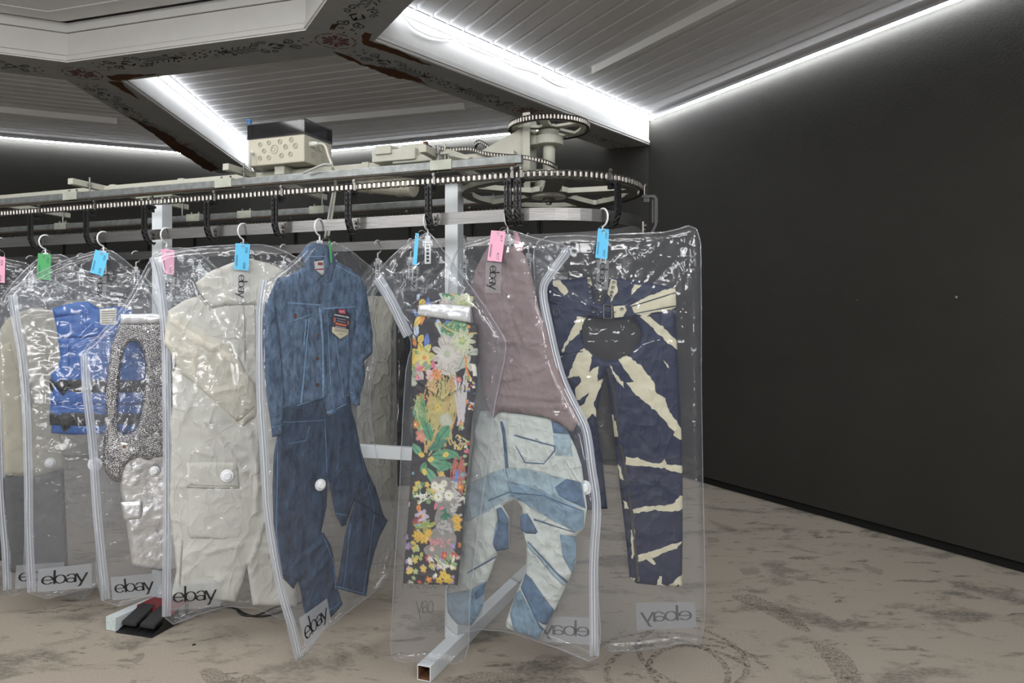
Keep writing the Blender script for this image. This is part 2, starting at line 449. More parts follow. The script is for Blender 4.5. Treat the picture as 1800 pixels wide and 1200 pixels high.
def floor_material():
    m = bpy.data.materials.new('stained screed'); m.use_nodes = True
    nt = m.node_tree; L = nt.links.new; b = nt.nodes['Principled BSDF']
    b.inputs['Roughness'].default_value = .85; b.inputs['Specular IOR Level'].default_value = .2
    tc = nt.nodes.new('ShaderNodeTexCoord')
    def noise(scale, det, rot, sc, dist=0., rough=.55):
        mp = nt.nodes.new('ShaderNodeMapping'); mp.inputs['Rotation'].default_value = (0, 0, rot); mp.inputs['Scale'].default_value = sc
        L(tc.outputs['Object'], mp.inputs[0])
        n = nt.nodes.new('ShaderNodeTexNoise'); n.inputs['Scale'].default_value = scale; n.inputs['Detail'].default_value = det
        n.inputs['Distortion'].default_value = dist; n.inputs['Roughness'].default_value = rough
        L(mp.outputs[0], n.inputs['Vector']); return n.outputs['Fac']
    def ramp(src, a, b_):
        r = nt.nodes.new('ShaderNodeMapRange'); r.inputs[1].default_value = a; r.inputs[2].default_value = b_; L(src, r.inputs[0]); return r.outputs[0]
    def op(o, a, b_):
        r = nt.nodes.new('ShaderNodeMath'); r.operation = o
        for i, v in enumerate((a, b_)):
            if isinstance(v, (int, float)): r.inputs[i].default_value = v
            else: L(v, r.inputs[i])
        return r.outputs[0]
    big = ramp(noise(1.9, 7, .5, (1, 1.5, 1), .35, .66), .53, .62)      # smears
    streak = ramp(noise(5.2, 7, -.35, (.8, 1.9, 1), .4, .66), .57, .64)
    fine = ramp(noise(38, 6, .2, (1, 1.6, 1)), .30, .62)
    area_ = ramp(noise(.55, 3, 0, (1, 1, 1)), .35, .65)
    a = op('MAXIMUM', op('MULTIPLY', big, .9), streak)
    a = op('MULTIPLY', a, op('ADD', op('MULTIPLY', fine, .7), .3))
    a = op('MULTIPLY', a, op('ADD', op('MULTIPLY', area_, .45), .55))
    mix = nt.nodes.new('ShaderNodeMixRGB'); L(a, mix.inputs[0])
    base = nt.nodes.new('ShaderNodeMixRGB'); L(noise(120, 3, 0, (1, 1, 1)), base.inputs[0])
    base.inputs[1].default_value = (.235, .205, .165, 1); base.inputs[2].default_value = (.41, .36, .30, 1)
    L(base.outputs[0], mix.inputs[1]); mix.inputs[2].default_value = (.075, .070, .060, 1)
    L(mix.outputs[0], b.inputs['Base Color'])
    bp = nt.nodes.new('ShaderNodeBump'); bp.inputs['Strength'].default_value = .25; bp.inputs['Distance'].default_value = .004
    L(noise(160, 3, 0, (1, 1, 1)), bp.inputs['Height']); L(bp.outputs[0], b.inputs['Normal'])
    return m
M_floor = floor_material()

def dirv(deg): return Vector((math.cos(math.radians(deg)), math.sin(math.radians(deg)), 0))
def octa(P1, P2, aA, aC):
    P1 = Vector((P1.x, P1.y, 0)); P2 = Vector((P2.x, P2.y, 0)); L = (P2-P1).length
    P0 = P1-dirv(aA)*L; P3 = P2+dirv(aC)*L; P4 = P3+dirv(aC-45)*L; P5 = P4+dirv(aC-90)*L
    P7 = P0-dirv(aA+45)*L; P6 = P7-dirv(aA+90)*L
    return [P0, P1, P2, P3, P4, P5, P6, P7]
OV = octa(QH(440, 276, ZC), QH(1140, 208, ZC), 24.1, -62.4)
IV = octa(QH(118, 110, ZS), QH(537, 53.5, ZS), 25, -60.6)
def offset(poly, d):
    out = []; k = len(poly)
    for i in range(k):
        a = (poly[i]-poly[i-1]).normalized(); b = (poly[(i+1) % k]-poly[i]).normalized()
        na = Vector((-a.y, a.x, 0)); nb = Vector((-b.y, b.x, 0)); m = (na+nb).normalized()
        out.append(poly[i]+m*d/max(.4, m.dot(na)))
    return out
RV = offset(IV, .454)                   # ring outer edge (outward, polygon runs clockwise)
def up(v, z): return Vector((v.x, v.y, z))

# floor
b = MB(); fl = offset(OV, .3)
b.add([up(v, 0) for v in fl]+[up(v, -.1) for v in fl], [tuple(range(8))[::-1], tuple(range(8, 16))]+[(i, (i+1) % 8, 8+(i+1) % 8, 8+i) for i in range(8)])
FLOOR = tag(b.obj('floor', M_floor), kind='structure')
FLOOR.data.update()
# walls
sides = ['left', 'back', 'right', 'near_right', 'behind', 'behind_left', 'near_left', 'far_left']
OUTN = []
for i, s in enumerate(sides):
    A, B = OV[i], OV[(i+1) % 8]; d = (B-A).normalized(); nout = Vector((-d.y, d.x, 0))
    b = MB(); b.prism([up(A, .07), up(B, .07), up(B, ZC+.05), up(A, ZC+.05)], nout*.16)
    w = tag(b.obj('wall_'+s, M_wall), kind='structure')
    b = MB(); b.prism([up(A+nout*.03, 0), up(B+nout*.03, 0), up(B+nout*.03, .07), up(A+nout*.03, .07)], nout*.1)
    tag(b.obj('baseboard_'+s, M_gap), kind='structure')
# small marks on the right wall
# ceiling slab and boards of every bay
b = MB(); cl = offset(OV, .2)
b.add([up(v, ZC+.04) for v in cl]+[up(v, ZC+.15) for v in cl], [tuple(range(8))[::-1], tuple(range(8, 16))]+[(i, (i+1) % 8, 8+(i+1) % 8, 8+i) for i in range(8)])
tag(b.obj('ceiling', M_board), kind='structure')
for i in range(8):
    a0, a1, b0, b1 = RV[i], RV[(i+1) % 8], OV[i], OV[(i+1) % 8]
    dist = ((b0+b1)/2-(a0+a1)/2).length; nb = max(4, round(dist/.152)); e = .016/dist
    b = MB(); vs = []
    for j in range(nb):
        f0, f1 = j/nb, (j+1)/nb
        for f, z in ((f0, ZC+.022), (f0+e*.35, ZC+.022), (f0+e, ZC), (f1-e, ZC), (f1-e*.35, ZC+.022)):
            vs += [up(a0.lerp(b0, f), z), up(a1.lerp(b1, f), z)]
    vs += [up(b0, ZC), up(b1, ZC)]
    b.add(vs, [(2*k, 2*k+1, 2*k+3, 2*k+2) for k in range(len(vs)//2-1)])
    tag(b.obj('ceiling', M_board), kind='structure')
# inner ceiling of the ring: wide boards following the ring
b = MB(); ic = offset(IV, -.07); ctr = sum(IV, Vector())/8
b.add([up(v, ZC-.02) for v in ic]+[up(v, ZC+.02) for v in ic], [tuple(range(8))]+[(i, (i+1) % 8, 8+(i+1) % 8, 8+i) for i in range(8)])
inner = tag(b.obj('ceiling', M_board), kind='structure')
b = MB()
for f in (.93, .80, .62, .45, .25):
    for i in range(8):
        p, q = ctr.lerp(ic[i], f), ctr.lerp(ic[(i+1) % 8], f)
        b.bar(up(p, ZC-.022), up(q, ZC-.022), .012, .006)
o = b.obj('ceiling_batten', M_white, inner)
# ring beam
def trimobj(n, b, m, **k): return tag(b.obj('trim_%d' % n, m, **k), kind='structure')
b = MB()
for i in range(8):
    j = (i+1) % 8
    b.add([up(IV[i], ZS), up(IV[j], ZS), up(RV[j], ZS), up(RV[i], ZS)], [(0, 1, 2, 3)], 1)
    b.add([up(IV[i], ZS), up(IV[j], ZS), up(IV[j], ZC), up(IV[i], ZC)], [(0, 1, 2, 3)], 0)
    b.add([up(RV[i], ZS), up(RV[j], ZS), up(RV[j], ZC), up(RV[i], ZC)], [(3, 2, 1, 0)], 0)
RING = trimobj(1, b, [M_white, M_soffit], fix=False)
b = MB()
i1 = offset(IV, -.014)
for i in range(8):
    j = (i+1) % 8
    for z0, h in ((ZS+.010, .035), (ZC-.075, .05)):
        b.bar(up(i1[i].lerp(IV[i], .5), z0+h/2), up(i1[j].lerp(IV[j], .5), z0+h/2), .014, h)
    b.bar(up(i1[i].lerp(IV[i], .9), ZS+.05), up(i1[j].lerp(IV[j], .9), ZS+.05), .003, .003, mi=1)
    b.bar(up(i1[i].lerp(IV[i], .9), ZC-.078), up(i1[j].lerp(IV[j], .9), ZC-.078), .003, .003, mi=1)
b.obj('moulding', [M_white, M_line], RING)
# radiating beams
def beam(n, S, E, w, led=True, joints=True):
    d = (E-S).normalized(); r = Vector((d.y, -d.x, 0))      # r: right-hand side seen from the middle
    b = MB(); ZB_ = ZS-.0008
    sl, sr, el, er = S-r*w/2, S+r*w/2, E-r*w/2, E+r*w/2
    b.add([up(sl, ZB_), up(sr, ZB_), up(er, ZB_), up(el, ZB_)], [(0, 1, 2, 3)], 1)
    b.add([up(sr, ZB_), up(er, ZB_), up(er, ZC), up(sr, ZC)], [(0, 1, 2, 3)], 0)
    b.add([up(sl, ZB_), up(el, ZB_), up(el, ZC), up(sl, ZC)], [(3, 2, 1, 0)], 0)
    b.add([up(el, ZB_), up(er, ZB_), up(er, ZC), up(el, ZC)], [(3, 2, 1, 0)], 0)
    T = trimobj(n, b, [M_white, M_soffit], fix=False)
    b = MB()
    for s_, o in ((sr, r), (sl, -r)):
        e_ = s_+(E-S)
        for z0, h, t in ((ZS+.002, .012, .010), (ZS+.020, .018, .018), (ZS+.044, .010, .010), (ZC-.035, .03, .012)):
            b.bar(up(s_+o*t/2, z0+h/2), up(e_+o*t/2, z0+h/2), t, h)
        b.bar(up(s_+o*.001, ZS+.058), up(e_+o*.001, ZS+.058), .003, .0025, mi=1)
    b.obj('moulding', [M_white, M_line], T)
    if led:
        b = MB(); o = r*.052
        s2 = sr+d*.18
        b.bar(up(s2+o, ZC-.030), up(er+o-d*.02, ZC-.030), .022, .012)
        b.obj('led_strip', M_led, T)
        b = MB(); b.bar(up(s2+o+r*.022, ZC-.003), up(er+o+r*.022-d*.02, ZC-.003), .012, .006)
        b.obj('led_channel', M_alu0, T)
    return T, S, d, r
HU = 2.216
BEAMS = []
S2 = Vector((-.5025*HU, 2.3275*HU, 0)); E2 = Vector((.600*HU, 3.675*HU, 0))
S1 = Vector((-1.505*HU, 2.640*HU, 0)); E1 = Vector((-1.62*HU, 4.30*HU, 0))
BEAMS.append(beam(2, S2, E2, .432)); BEAMS.append(beam(3, S1-Vector((-.01, .1, 0)), E1, .44))
cc = sum(OV, Vector())/8; cr = sum(RV, Vector())/8
n = 4
for i in (0, 3, 4, 5, 6, 7):
    BEAMS.append(beam(n, RV[i]-(RV[i]-cr).normalized()*.05, OV[i], .432)); n += 1
# LED strips on top of the walls, one per bay
for i, (s0, s1) in enumerate([(.02, .965), (.035, .955), (.004, .96)]+[(.03, .96)]*5):
    A, B = OV[i], OV[(i+1) % 8]; d = (B-A); nin = Vector((d.y, -d.x, 0)).normalized()
    b = MB(); b.bar(up(A+d*s0+nin*.04, ZC-.034), up(A+d*s1+nin*.04, ZC-.034), .022, .010)
    o = tag(b.obj('trim_%d' % (20+i), M_ledw), kind='structure')
    b = MB(); b.bar(up(A+d*s0+nin*.045, ZC-.016), up(A+d*s1+nin*.045, ZC-.016), .055, .026); b.obj('led_channel', M_alu0, o)

# ---- painted stencils and bare patches on the soffits
def soff(mb, polys2d, f, mi=0, z=ZS-.003):
    for q in polys2d:
        pts = [f(u, v) for u, v in q]
        mb.add([(p[0], p[1], z) for p in pts], [tuple(range(len(pts)))], mi)
def spiral(cx, cy, r0, a0, turns, s=1, n=16, r1=.15):
    return [(cx+r0*(1-(1-r1)*i/n)*math.cos(a0+s*6.283*turns*i/n), cy+r0*(1-(1-r1)*i/n)*math.sin(a0+s*6.283*turns*i/n)) for i in range(n+1)]
def leaf(x, y, a, L, w):
    c, s_ = math.cos(a), math.sin(a)
    return [[(x+c*p-s_*q, y+s_*p+c*q) for p, q in ((0, 0), (L*.35, w), (L, 0), (L*.35, -w))]]
def motif(H):
    q = []
    for k in range(8):
        a = k*math.pi/4+.4; q += leaf(.035*math.cos(a), .035*math.sin(a), a+.9, .032, .010)
    for sx in (1, -1):
        for sy in (1, -1):
            p = []
            p += ribbon([(.07, .06), (.115, .075)], .007)+leaf(.10, .02, .6, .05, .009)
            p += ribbon(spiral(.17, .03, .028, -2, .9, 1, 10), .008)
            for k in range(5):
                x = .25+k*.05
                p += ribbon([(x, .018), (x+.018, .045), (x+.038, .062-.004*k)], .009)
            p += ribbon([(.17, .006), (.50, .006)], .004)
            p += leaf(.20, .01, .1, .06, .014)+leaf(.24, .05, 1.0, .045, .012)
            p += ribbon(spiral(.53, .065, .040, -1.2, 1.3, -1), .009)
            p += ribbon(spiral(.60, .085, .030, 2.2, 1.1, 1), .008)
            p += leaf(.60, .014, .5, .09, .011)+leaf(.66, .0, .0, .07, .009)
            p += ribbon([(.64, .05), (.68, .03), (.72, .005)], .008)
            p += ribbon(spiral(.79, .058, .045, -2.4, 1.45, 1), .009)
            p += leaf(.74, .02, 1.0, .05, .010)+ribbon(spiral(.87, .035, .022, 1.5, 1.0, -1, 10), .007)
            p += leaf(.91, .07, .3, .03, .008)
            q += [[(x*sx*H/.95, y*sy) for x, y in poly] for poly in p]
        q += leaf(.93*sx*H/.95, 0, 0, .03*sx, .008)
    return q
def rosette():
    q = []
    for k in range(12):
        a = k*math.pi/6; c_, s_ = math.cos(a), math.sin(a); R1 = .105 if k % 2 else .088; w_ = .019 if k % 2 else .012
        q.append([(c_*p-s_*t, s_*p+c_*t) for p, t in ((.022, .002), (R1*.75, w_*.8), (R1*.93, w_*.75), (R1, 0), (R1*.93, -w_*.75), (R1*.75, -w_*.8), (.022, -.002))])
    for k in range(8):
        q += ribbon(arc(0, 0, .135, .135, k*45+4, k*45+38, 5), .008)
    return q
rn = random.Random(4)
def place(mb, q, c, ang, mi=0, worn=0.):
    ca, sa = math.cos(ang), math.sin(ang)
    q = [p for p in q if rn.random() > worn]
    soff(mb, q, lambda u, v: (c.x+u*ca-v*sa, c.y+u*sa+v*ca), mi)
b = MB()
ros = []
def qs(px, py): return QH(px, py, ZS)
def between(mb, p, q, worn=.05):
    c = (p+q)/2; d = q-p; place(mb, motif(d.length/2), c, math.atan2(d.y, d.x), 0, worn)
between(b, qs(172, 117), qs(548, 73))
between(b, qs(604, 57), qs(604, 57)+dirv(-60.6)*1.9)
between(b, qs(-340, 62), qs(75, 124))
for p in ((145, 129), (590, 72)): place(b, rosette(), qs(*p), .2, 1)
b.obj('stencil_ornament', [M_stencil, M_red], RING)
b = MB(); between(b, qs(622, 90), qs(905, 189)); between(b, qs(948, 200), qs(1120, 268), .2); place(b, rosette(), qs(927, 194), .5, 1)
b.obj('stencil_ornament', [M_stencil, M_red], BEAMS[0][0])
b = MB(); between(b, qs(152, 146), qs(305, 246), .15); between(b, qs(330, 258), qs(395, 298), .3); place(b, rosette(), qs(318, 252), .9, 1, .2)
b.obj('stencil_ornament', [M_stencil, M_red], BEAMS[1][0])
def patch(pts, par, z=ZS-.0015):
    pts = resample(pts, 7); pp = []
    for p in pts: pp.append(qs(p[0]+rn.uniform(-2.0, 2.0), p[1]+rn.uniform(-1.0, 1.0)))
    r = delaunay_2d_cdt([Vector((p.x, p.y)) for p in pp], [(i, (i+1) % len(pp)) for i in range(len(pp))], [], 1, 1e-5)
    b = MB(); b.add([(v.x, v.y, z-.001) for v in r[0]], r[2]); b.obj('bare_patch', M_rust, par)
patch([(188, 134), (205, 130), (240, 131), (282, 129), (255, 134), (216, 140), (212, 143), (195, 140)], RING)
patch([(190, 142), (212, 143), (225, 155), (246, 174), (225, 163), (196, 147)], BEAMS[1][0])
patch([(214, 197), (250, 214), (300, 238), (318, 252), (345, 268), (385, 297), (372, 302), (345, 288), (310, 265), (280, 244), (250, 222)], BEAMS[1][0])
patch([(636, 62), (642, 56), (652, 60), (650, 70), (638, 70)], RING)
patch([(636, 71), (652, 71), (700, 88), (760, 115), (742, 112), (700, 97), (640, 78)], BEAMS[0][0])
patch([(585, 90), (600, 93), (612, 98), (640, 112), (690, 120), (738, 138), (752, 149), (728, 142), (690, 135), (640, 115), (600, 100)], BEAMS[0][0])
patch([(597, 40), (588, 50), (579, 52), (584, 42)], RING)
patch([(500, 268), (508, 262), (505, 270)], BEAMS[0][0]) if False else None
# ---- cables and unlit trunking
side2 = Plane(655, 2.262*HU, 1135, 3.612*HU)
def cable(pts, mb, pl, r=.004, off=.02):
    pp = smoothline(pts, 5, False); mb.tube([pl.world(x, y, off) for x, y in pp], r, 6)
b = MB()
cable([(696, 24), (709, 33), (724, 50), (750, 63), (775, 69), (798, 70)], b, side2)
cable([(802, 71), (830, 85), (860, 97), (872, 102)], b, side2)
cable([(877, 104), (905, 118), (930, 126), (945, 132)], b, side2)
cable([(949, 135), (975, 150), (1003, 157)], b, side2)
cable([(1008, 160), (1030, 170), (1048, 178), (1062, 192), (1078, 201), (1097, 199)], b, side2)
b.obj('loose_cable', M_cable, BEAMS[0][0])
b = MB(); pp = smoothline([(996, 168), (1004, 160), (1008, 145)], 5, False)
b.tube([side2.world(x, y, .02) for x, y in pp]+[QH(x, y, ZC-.01) for x, y in smoothline([(1012, 141), (1025, 134), (1040, 130)], 4, False)], .004, 6)
tag(b.obj('supply_wire', M_cable), 'thin white wire joining the right-hand ceiling trunking to the lit beam', 'wire')
M_trunk = mat('white trunking', (.86, .86, .84), .5)
def trunk(p, q, zz, label, w=.055):
    A = QH(*p, zz); B = QH(*q, zz); b = MB()
    r = empty('ceiling_trunking', up(A, ZC), label, 'cable trunking', 'unlit white trunking runs on the ceiling boards')
    b.bar(up(A, (zz+ZC)/2), up(B, (zz+ZC)/2), w, ZC-zz); b.obj('duct', M_trunk, r, bevel=.003)
    d = (B-A).normalized(); b = MB(); E_ = B if p[0] < q[0] and q[0] < 1000 else A; s_ = -1 if E_ is B else 1
    b.bar(up(E_-d*.002*s_, (zz+ZC)/2), up(E_+d*.07*s_, (zz+ZC)/2), w+.006, ZC-zz+.003); b.obj('end_cap', M_trunk, r, bevel=.003)
trunk((-60, 193), (205, 219), ZC-.065, 'white unlit trunking on the far left ceiling bay')
trunk((440, 228), (815, 193), ZC-.065, 'white unlit trunking on the middle ceiling bay above the junction box')
trunk((1045, 131), (1420, -58), ZC-.065, 'white unlit trunking on the ceiling bay beside the right wall')
b = MB(); b.tube([QH(x, y, ZC-.02) for x, y in smoothline([(374, 232), (395, 224), (415, 219), (436, 219)], 4, False)], .003, 6)
tag(b.obj('supply_wire', M_cable), 'thin curled wire crossing the lit beam edge left of the junction box', 'wire')
# scuffs on the floor, curved trolley tracks
M_scuff = film_mat('rubber scuff', haze=.5, gloss=0., fac=0., tint=(.11, .10, .085), rough=.9, clear=(1, 1, 1), bump=0)
_nt = M_scuff.node_tree; _n = _nt.nodes.new('ShaderNodeTexNoise'); _n.inputs['Scale'].default_value = 26; _n.inputs['Detail'].default_value = 8; _n.inputs['Roughness'].default_value = .7
_r = _nt.nodes.new('ShaderNodeMapRange'); _r.inputs[1].default_value = .45; _r.inputs[2].default_value = .72; _r.inputs[4].default_value = .85
_nt.links.new(_n.outputs['Fac'], _r.inputs[0])
for _m in _nt.nodes:
    if _m.type == 'MIX_SHADER' and abs(_m.inputs[0].default_value-.5) < 1e-6 and not _m.inputs[0].is_linked: _nt.links.new(_r.outputs[0], _m.inputs[0])
def scuff(cx, cy, r, a0, a1, w=.030, dash=False, el=1.0):
    b = MB(); c = QH(cx, cy, .0008); n = max(6, int(abs(a1-a0)*r/2.2)); pts = arc(c.x, c.y, r, r*el, a0, a1, n)
    rb = ribbon(pts, w)
    for k, q in enumerate(rb):
        if dash and (k % 3 == 2 or rn.random() < .25): continue
        b.add([(x, y, .0008) for x, y in q], [(0, 1, 2, 3)])
    return b
for args in ((1190, 1180, .42, 0, 150), (1200, 1190, .34, 20, 200), (1270, 1150, .40, 90, 230), (1250, 1180, .28, 60, 220), (1160, 1150, .40, -60, 70), (1150, 1170, .33, -50, 80)):
    scuff(*args).obj('scuff_mark', M_scuff, FLOOR)['kind'] = 'structure'
def stain(pts, z=.0006):
    q = [QH(x, y, z) for x, y in jagp(smoothline(pts, 4))]
    r = delaunay_2d_cdt([Vector((p.x, p.y)) for p in q], [(i, (i+1) % len(q)) for i in range(len(q))], [], 1, 1e-5)
    b = MB(); b.add([(v.x, v.y, z) for v in r[0]], r[2]); b.obj('scuff_mark', M_scuff, FLOOR)['kind'] = 'structure'
def jagp(p): return [(x+rn.uniform(-2, 2), y+rn.uniform(-1.2, 1.2)) for x, y in p]
stain([(1425, 1128), (1450, 1133), (1490, 1150), (1520, 1200), (1530, 1230), (1490, 1230), (1462, 1180), (1440, 1150)])
stain([(1285, 1048), (1320, 1045), (1360, 1060), (1410, 1090), (1425, 1110), (1400, 1105), (1360, 1085), (1320, 1065)])
stain([(1515, 988), (1530, 995), (1555, 1003), (1545, 1010), (1525, 1003)]); stain([(1243, 944), (1262, 946), (1265, 952), (1246, 954)]); stain([(1240, 912), (1262, 918), (1298, 933), (1270, 930)])
stain([(1500, 1083), (1515, 1092), (1532, 1095), (1512, 1098)]); stain([(1418, 932), (1440, 931), (1442, 937), (1425, 938)]); stain([(1300, 1000), (1330, 998), (1335, 1008), (1310, 1010)])
stain([(935, 1160), (960, 1150), (1000, 1155), (990, 1172), (950, 1178)]); stain([(230, 1160), (245, 1148), (253, 1150), (248, 1162), (235, 1165)]); stain([(225, 1138), (242, 1130), (240, 1142), (228, 1146)])
stain([(350, 1180), (380, 1175), (410, 1190), (440, 1185), (470, 1200), (440, 1215), (380, 1210)]); stain([(800, 1190), (860, 1180), (920, 1192), (880, 1212), (810, 1212)])
# filler spots on the dark wall
wallR = Plane(1141, F*(ZC-EYE)/(HY-210), 1672, F*(ZC-EYE)/(HY-0.))
b = MB()
for x, y, r in ((1310, 534, .009), (1334, 532, .005), (1682, 522, .009), (1508, 527, .004), (1272, 545, .004)):
    c = wallR.world(x, y, .004); b.cyl(c, c+wallR.n*.0015, r, 10)
b.obj('filler_spot', mat('pale filler', (.3, .28, .26), .8), bpy.data.objects['wall_right'])
# ======================= CONVEYOR =======================
M_alu = mat('brushed aluminium strip', (.235, .23, .225), .4, metal=1, bump=.08, bscale=14, stretch=(1, 1, 12), noise=.12, nscale=4)
M_galv = mat('galvanised steel', (.22, .235, .23), .45, metal=.7, noise=.25, nscale=30, bump=.05)
M_beige = mat('beige machine paint', (.41, .41, .345), .5, noise=.07, nscale=9, bump=.03)
M_beigeg = mat('greenish zinc plate', (.40, .42, .35), .5, metal=.3, noise=.15, nscale=20)
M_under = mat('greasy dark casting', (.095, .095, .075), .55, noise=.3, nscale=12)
M_blk = mat('black plastic', (.012, .012, .013), .42, noise=.1, nscale=20)
M_chain = mat('oiled chain steel', (.045, .040, .034), .4, metal=.7)
M_roll = mat('bright chain rollers', (.36, .34, .31), .33, metal=1)
M_bolt = mat('steel bolt', (.20, .19, .18), .4, metal=1)
M_post = mat('white powder coat', (.66, .70, .72), .4, noise=.03, nscale=6)
M_rustm = mat('rusty steel', (.16, .07, .035), .7, noise=.4, nscale=30)
M_cream = mat('ivory plastic', (.41, .395, .315), .45, noise=.04, nscale=14)
M_smoke = film_mat('smoked clear lid', haze=.18, gloss=.04, fac=.4, tint=(.08, .08, .085), rough=.05, clear=(.55, .55, .57), bump=0)
M_grey = mat('grey cable', (.36, .37, .36), .5)
M_blue = mat('blue cap', (.02, .13, .30), .4)
TL = -5.75                               # left end of the loop, outside the frame
ZCH, ZST = 1.6+.635, 1.6+.462
def loop(s):
    """arc length s (0 at the near tangent point of the visible wheel, growing to the right) -> point, outward, tangent"""
    H = math.pi*WR; Ls = -TL
    P = 2*(H+Ls); s = s % P
    if s < H:
        a = s/WR; o = U*math.sin(a)-N*math.cos(a); return WC+o*WR, o, U*math.cos(a)+N*math.sin(a)
    if s < H+Ls: return WC+N*WR-U*(s-H), N, -U
    if s < 2*H+Ls:
        a = (s-H-Ls)/WR; o = N*math.cos(a)-U*math.sin(a); return WC+U*TL+o*WR, o, -(U*math.cos(a)+N*math.sin(a))
    return WC+U*TL-N*WR+U*(s-2*H-Ls), -N, U
PER = 2*(math.pi*WR-TL)
# chain
b = MB(); nl = int(PER/.0254); nl -= nl % 2; pit = PER/nl
for i in range(nl):
    p, o, t = loop(i*pit); p2, o2, t2 = loop((i+1)*pit); p = up(p, ZCH); p2 = up(p2, ZCH)
    b.tube([p-Vector((0, 0, .010)), p+Vector((0, 0, .010))], .0078, 8, 1)
    b.tube([p-Vector((0, 0, .017)), p+Vector((0, 0, .017))], .0035, 6, 0)
    zz = .0115 if i % 2 else .0148
    m_ = (p+p2)/2; d = (p2-p).normalized(); q = Vector((-d.y, d.x, 0))
    for sg in (1, -1):
        c = m_+Vector((0, 0, sg*zz)); L_ = .0205; w = .0085
        poly = [c+d*L_*x+q*w*y-Vector((0, 0, .0013)) for x, y in ((-.85, -.6), (-.55, -1), (-.2, -.75), (.2, -.75), (.55, -1), (.85, -.6), (1, 0), (.85, .6), (.55, 1), (.2, .75), (-.2, .75), (-.55, 1), (-.85, .6), (-1, 0))]
        b.prism(poly, (0, 0, .0026), 0)
tag(b.obj('roller_chain', [M_chain, M_roll]), 'long oiled steel roller chain running around the big sprocket and along both rails', 'chain')
# aluminium hanging strip
b = MB(); ns = 260
pts = [loop(PER*i/ns) for i in range(ns)]
vs = []
for p, o, t in pts:
    for dz, do in ((-.027, -.0015), (.027, -.0015), (.027, .0015), (-.027, .0015)): vs.append(up(p+o*do, ZST+dz))
b.add(vs, [(4*i+j, 4*i+(j+1) % 4, 4*((i+1) % ns)+(j+1) % 4, 4*((i+1) % ns)+j) for i in range(ns) for j in range(4)])
tag(b.obj('hanging_strip', M_alu, smooth=False), 'flat aluminium strip on edge below the chain, carrying the white hangers', 'rail')

# carrier brackets
def bracket_proto():
    r = empty('carrier_bracket', (0, 0, 0), 'x', 'bracket')
    # local: x tangent, y outward, z height relative to the strip centre
    prof = [(.010, .150), (.060, .150), (.072, .138), (.072, .004), (.052, -.040), (.018, -.058), (.006, -.050), (.006, -.040), (.020, -.044), (.044, -.030), (.060, .008), (.060, .128), (.052, .136), (.010, .136)]
    b = MB()
    for sx in (-.0155, .0125):           # two flanges
        b.prism([(sx, y, z) for y, z in prof], (.003, 0, 0))
    # web with lattice
    path = [(.066, .136), (.066, .112), (.066, .088), (.066, .064), (.066, .040), (.066, .016), (.060, -.004), (.048, -.030), (.026, -.050)]
    for k in range(len(path)):
        y, z = path[k]; b.bar((-.013, y, z), (.013, y, z), .010, .0025)
        if k+1 < len(path):
            y2, z2 = path[k+1]
            b.bar((-.013, y+.003, z), (.013, y2+.003, z2), .0025, .003); b.bar((.013, y+.003, z), (-.013, y2+.003, z2), .0025, .003)
            b.bar((0, y+.002, z), (0, y2+.002, z2), .006, .002)
    for k in range(len(path)-1):
        (y, z), (y2, z2) = path[k], path[k+1]; b.bar((0, y-.003, z), (0, y2-.003, z2), .029, .002)
    b.box((0, .030, .143), (.013, 0, 0), (0, .03, 0), (0, 0, .006))
    b.box((0, .022, .128), (.010, 0, 0), (0, .014, 0), (0, 0, .012))
    b.obj('body', M_blk, r, False)
    b = MB()
    b.box((0, .005, -.004), (.012, 0, 0), (0, .004, 0), (0, 0, .026)); b.cyl((0, .006, .004), (0, .022, .004), .009, 10)
    b.cyl((0, .006, -.018), (0, .018, -.018), .007, 8)
    b.obj('strip_bolt', M_bolt, r, False)
    b = MB(); zt = ZCH-ZST
    b.box((0, .013, zt-.004), (.006, 0, 0), (0, .002, 0), (0, 0, .030)); b.cyl((0, .012, zt+.026), (0, .022, zt+.026), .007, 10)
    b.obj('chain_clip', M_bolt, r, False)
    return r
BK = bracket_proto(); first = True
def copy_tree(o, parent=None, name=None):
    c = o.copy(); COL.objects.link(c)
    if parent: c.parent = parent
    for ch in [x for x in SC.objects if x.parent is o]: copy_tree(ch, c)
    return c
def bracket(s, label, group=None):
    global first
    p, o, t = loop(s); r = BK if first else copy_tree(BK); first = False
    r.location = up(p, ZST)
    a = math.atan2(o.y, o.x)-math.pi/2; r.rotation_euler = (0, 0, a)
    r['label'] = label; r['category'] = 'bracket'; r['group'] = group or 'black carrier brackets along the conveyor'
names = ['between the chequered middle pair of posts']
nb_lab = {-.395: 'black lattice bracket just left of the hook holding the floral trousers', -.81: 'black lattice bracket right of the hook holding the denim outfit',
          -1.225: 'black lattice bracket left of the hook holding the denim outfit', -1.64: 'black lattice bracket left of the hook holding the cream overall',
          -2.055: 'black lattice bracket in front of the left white post', -2.47: 'black lattice bracket left of the hook holding the blue vest',
          -2.90: 'black lattice bracket at far left, beside the green-ticketed hook', -3.33: 'black lattice bracket leftmost of the near row', -3.75: 'black lattice bracket leftmost of the near row'}
for s, lb in nb_lab.items():
    if s > -3.2: bracket(s, lb)
bracket(-.018, 'left one of two black brackets side by side above the mauve top'); bracket(.022, 'right one of two black brackets side by side above the mauve top')
bracket(.415, 'black lattice bracket on the front right of the big sprocket, by the navy trousers hook')
bracket(.83, 'black bracket standing out alone at the right end of the big sprocket')
bracket(1.245, 'black bracket hidden at the back of the big sprocket, on the far curve')
H_ = math.pi*WR
for k in range(10): bracket(H_+.218+k*.415+(.0), 'black bracket on the far side of the conveyor, seen below the near strip', 'brackets on the far side of the conveyor')

